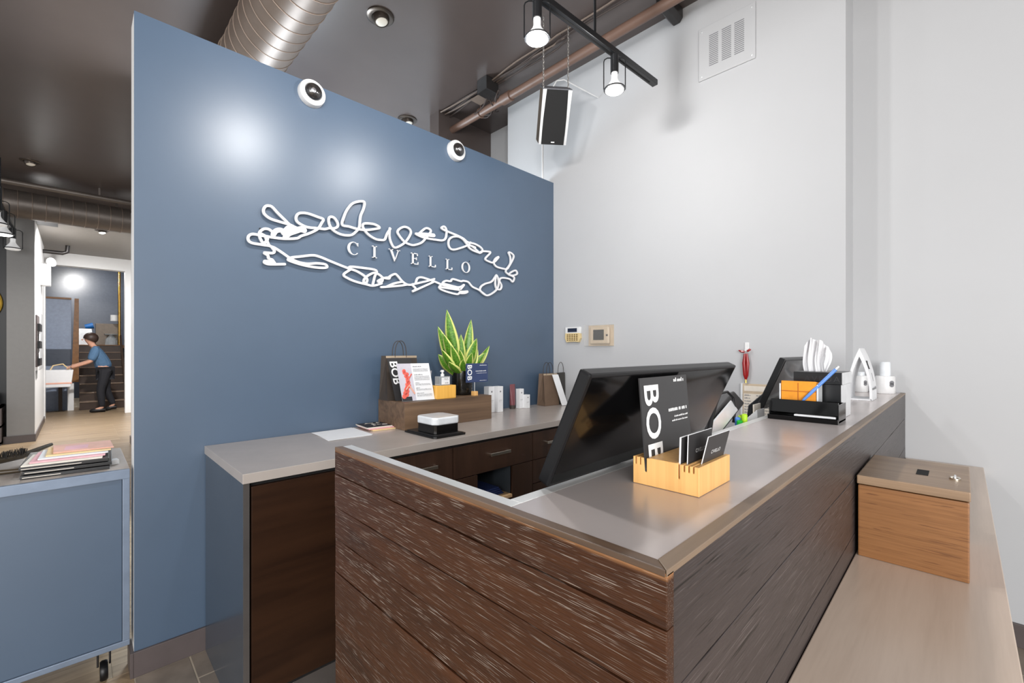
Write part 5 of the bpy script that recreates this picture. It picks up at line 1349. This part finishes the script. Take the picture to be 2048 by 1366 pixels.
lamp('pillar_fill', 'SPOT', (0.28, 9.72, 3.19), 640, (1, 0.98, 0.96), (-0.42, 10.8, 1.2), spot_size=math.radians(140), spot_blend=0.9, shadow_soft_size=0.08)  # added spot that brightens the white pillar side
lamp('ceiling_fill', 'POINT', (1.25, 4.5, 1.75), 290, (0.80, 0.91, 1.0), shadow_soft_size=0.45)  # added cool fill without a fixture, turns the ceiling bluish
lamp('ceiling_fill', 'SPOT', (1.8, 5.0, 3.2), 250, (1, 0.99, 0.98), (1.8, 7.2, 2.2), spot_size=math.radians(120), spot_blend=0.9, shadow_soft_size=0.15)  # added fill on the unseen blue wall, for its bounce onto the ceiling

# person walking across the back room carrying a white bag
def person(x, y):
    root = thing('person', 'person in blue top and dark trousers leaning over and carrying a white bag', 'person', (x, y, 0))
    J = {'pel': (0.10, 0, 0.90), 'sp1': (0.05, 0, 1.08), 'ch': (-0.03, 0, 1.28), 'nk': (-0.09, 0, 1.42), 'hd0': (-0.12, 0, 1.48), 'hd1': (-0.15, 0, 1.58), 'hd2': (-0.16, 0, 1.64),
         'hl': (0.10, -0.09, 0.86), 'kl': (0.02, -0.09, 0.47), 'al': (0.05, -0.09, 0.09), 'tl': (-0.10, -0.09, 0.035),
         'hr': (0.10, 0.09, 0.86), 'kr': (0.12, 0.09, 0.47), 'ar': (0.24, 0.09, 0.12), 'tr': (0.13, 0.09, 0.035),
         'sl': (-0.05, -0.18, 1.36), 'el': (-0.13, -0.20, 1.10), 'wl': (-0.36, -0.14, 1.00), 'pl': (-0.43, -0.12, 0.98),
         'sr': (-0.05, 0.18, 1.36), 'er': (-0.13, 0.20, 1.10), 'wr': (-0.36, 0.12, 1.02), 'pr': (-0.43, 0.10, 1.0)}
    rad = {'pel': 0.135, 'sp1': 0.125, 'ch': 0.14, 'nk': 0.055, 'hd0': 0.06, 'hd1': 0.098, 'hd2': 0.075, 'hl': 0.092, 'kl': 0.06, 'al': 0.04, 'tl': 0.035, 'hr': 0.092, 'kr': 0.06, 'ar': 0.04, 'tr': 0.035,
           'sl': 0.06, 'el': 0.043, 'wl': 0.03, 'pl': 0.033, 'sr': 0.06, 'er': 0.043, 'wr': 0.03, 'pr': 0.033}
    E = [('pel', 'sp1'), ('sp1', 'ch'), ('ch', 'nk'), ('nk', 'hd0'), ('hd0', 'hd1'), ('hd1', 'hd2'), ('pel', 'hl'), ('hl', 'kl'), ('kl', 'al'), ('al', 'tl'), ('pel', 'hr'), ('hr', 'kr'), ('kr', 'ar'), ('ar', 'tr'),
         ('ch', 'sl'), ('sl', 'el'), ('el', 'wl'), ('wl', 'pl'), ('ch', 'sr'), ('sr', 'er'), ('er', 'wr'), ('wr', 'pr')]
    def skin(name, keys, edges, mat, grow=0.0, rootk=None):
        idx = {k: i for i, k in enumerate(keys)}
        me = bpy.data.meshes.new(name)
        me.from_pydata([J[k] for k in keys], [(idx[a], idx[b]) for a, b in edges if a in idx and b in idx], [])
        o = bpy.data.objects.new(name, me); col.objects.link(o); o.parent = root
        o.modifiers.new('skin', 'SKIN')
        sv = me.skin_vertices[0].data
        for k in keys:
            r_ = rad[k] + grow
            sv[idx[k]].radius = (r_, r_)
            sv[idx[k]].use_root = (k == rootk)
        s_ = o.modifiers.new('sub', 'SUBSURF'); s_.levels = 2; s_.render_levels = 2
        me.materials.append(MATS[mat])
        ORIGIN[o] = ORIGIN[root]
        return o
    body = skin('body', list(J), E, 'skin', 0.0, 'pel')
    skin('trousers', ['pel', 'hl', 'kl', 'al', 'hr', 'kr', 'ar'], E, 'jeans_dark', 0.016, 'pel')
    skin('top', ['pel', 'sp1', 'ch', 'sl', 'el', 'sr', 'er'], E, 'shirt_blue', 0.03, 'pel')
    f0 = Vector((x, y, 0))
    for s in (-1, 1):
        a = Vector(J['al' if s < 0 else 'ar']) + f0
        t = Vector(J['tl' if s < 0 else 'tr']) + f0
        MB().tube([a + Vector((0.05, 0, -0.05)), a + Vector((-0.02, 0, -0.045)), t + Vector((-0.01, 0, 0.005)), t + Vector((-0.05, 0, 0))], [0.04, 0.048, 0.042, 0.02], 10).build('shoe', 'black_plastic', root, smooth=True)
        w = Vector(J['pl' if s < 0 else 'pr']) + f0
        for k in range(4):
            MB().tube([w + Vector((-0.01, 0.022 - 0.015 * k, 0.0)), w + Vector((-0.05, 0.022 - 0.015 * k, -0.01 - 0.004 * k)), w + Vector((-0.065, 0.022 - 0.015 * k, -0.04))], [0.009, 0.008, 0.007], 6).build('finger', 'skin', root, smooth=True)
        MB().tube([w + Vector((0.01, -s * 0.02, 0)), w + Vector((-0.02, -s * 0.045, -0.01)), w + Vector((-0.04, -s * 0.05, -0.03))], [0.010, 0.009, 0.008], 6).build('thumb', 'skin', root, smooth=True)
    hc = Vector(J['hd1']) + f0
    mb = MB()
    mb.lathe([(0.122 * math.cos(a), 0.122 * math.sin(a)) for a in [-0.5 + i * (math.pi / 2 + 0.5) / 8 for i in range(9)]], hc + Vector((0.025, 0, 0.02)), 20, (0.45, 0, 0.9))
    hair = mb.build('hair', 'hair_dark', root, smooth=True)
    MB().tube([hc + Vector((-0.095, 0, -0.005)), hc + Vector((-0.118, 0, -0.02)), hc + Vector((-0.098, 0, -0.03))], [0.010, 0.015, 0.010], 8).build('nose', 'skin', root, smooth=True)
    for s in (-1, 1):
        MB().lathe([(0.011, 0), (0.0, 0.005)], hc + Vector((-0.092, s * 0.035, 0.01)), 10, (-1, 0, 0)).build('eye', 'ink', root)
        MB().lathe([(0.012, -0.006), (0.024, 0), (0.012, 0.008)], hc + Vector((0.0, s * 0.098, -0.005)), 12, (0, s, 0)).build('ear', 'skin', root, smooth=True)
    MB().box(hc.x - 0.096, hc.x - 0.088, hc.y - 0.022, hc.y + 0.022, hc.z - 0.058, hc.z - 0.05).build('mouth', 'photo_red', root, bevel=0.002)
    return root
person(0.33, 13.12)
wbag = thing('carried_bag', 'white bag held in front of the person in the back room', 'bag', (-0.28, 13.12, 0.56))
MB().prism([(-0.52, 0.57), (-0.10, 0.57), (-0.06, 0.93), (-0.54, 0.93)], lambda u, v, w: (u, w, v), 13.0, 13.24).build('body', 'paper', wbag, bevel=0.02, seg=3)
MB().box(-0.53, -0.085, 12.995, 13.245, 0.64, 0.67).build('stripe', 'photo_skin', wbag)
MB().tube([(-0.40, 13.12, 0.93), (-0.36, 13.12, 1.02), (-0.22, 13.12, 1.05), (-0.12, 13.12, 0.93)], 0.012, 8).build('handle', 'manila', wbag, smooth=True)
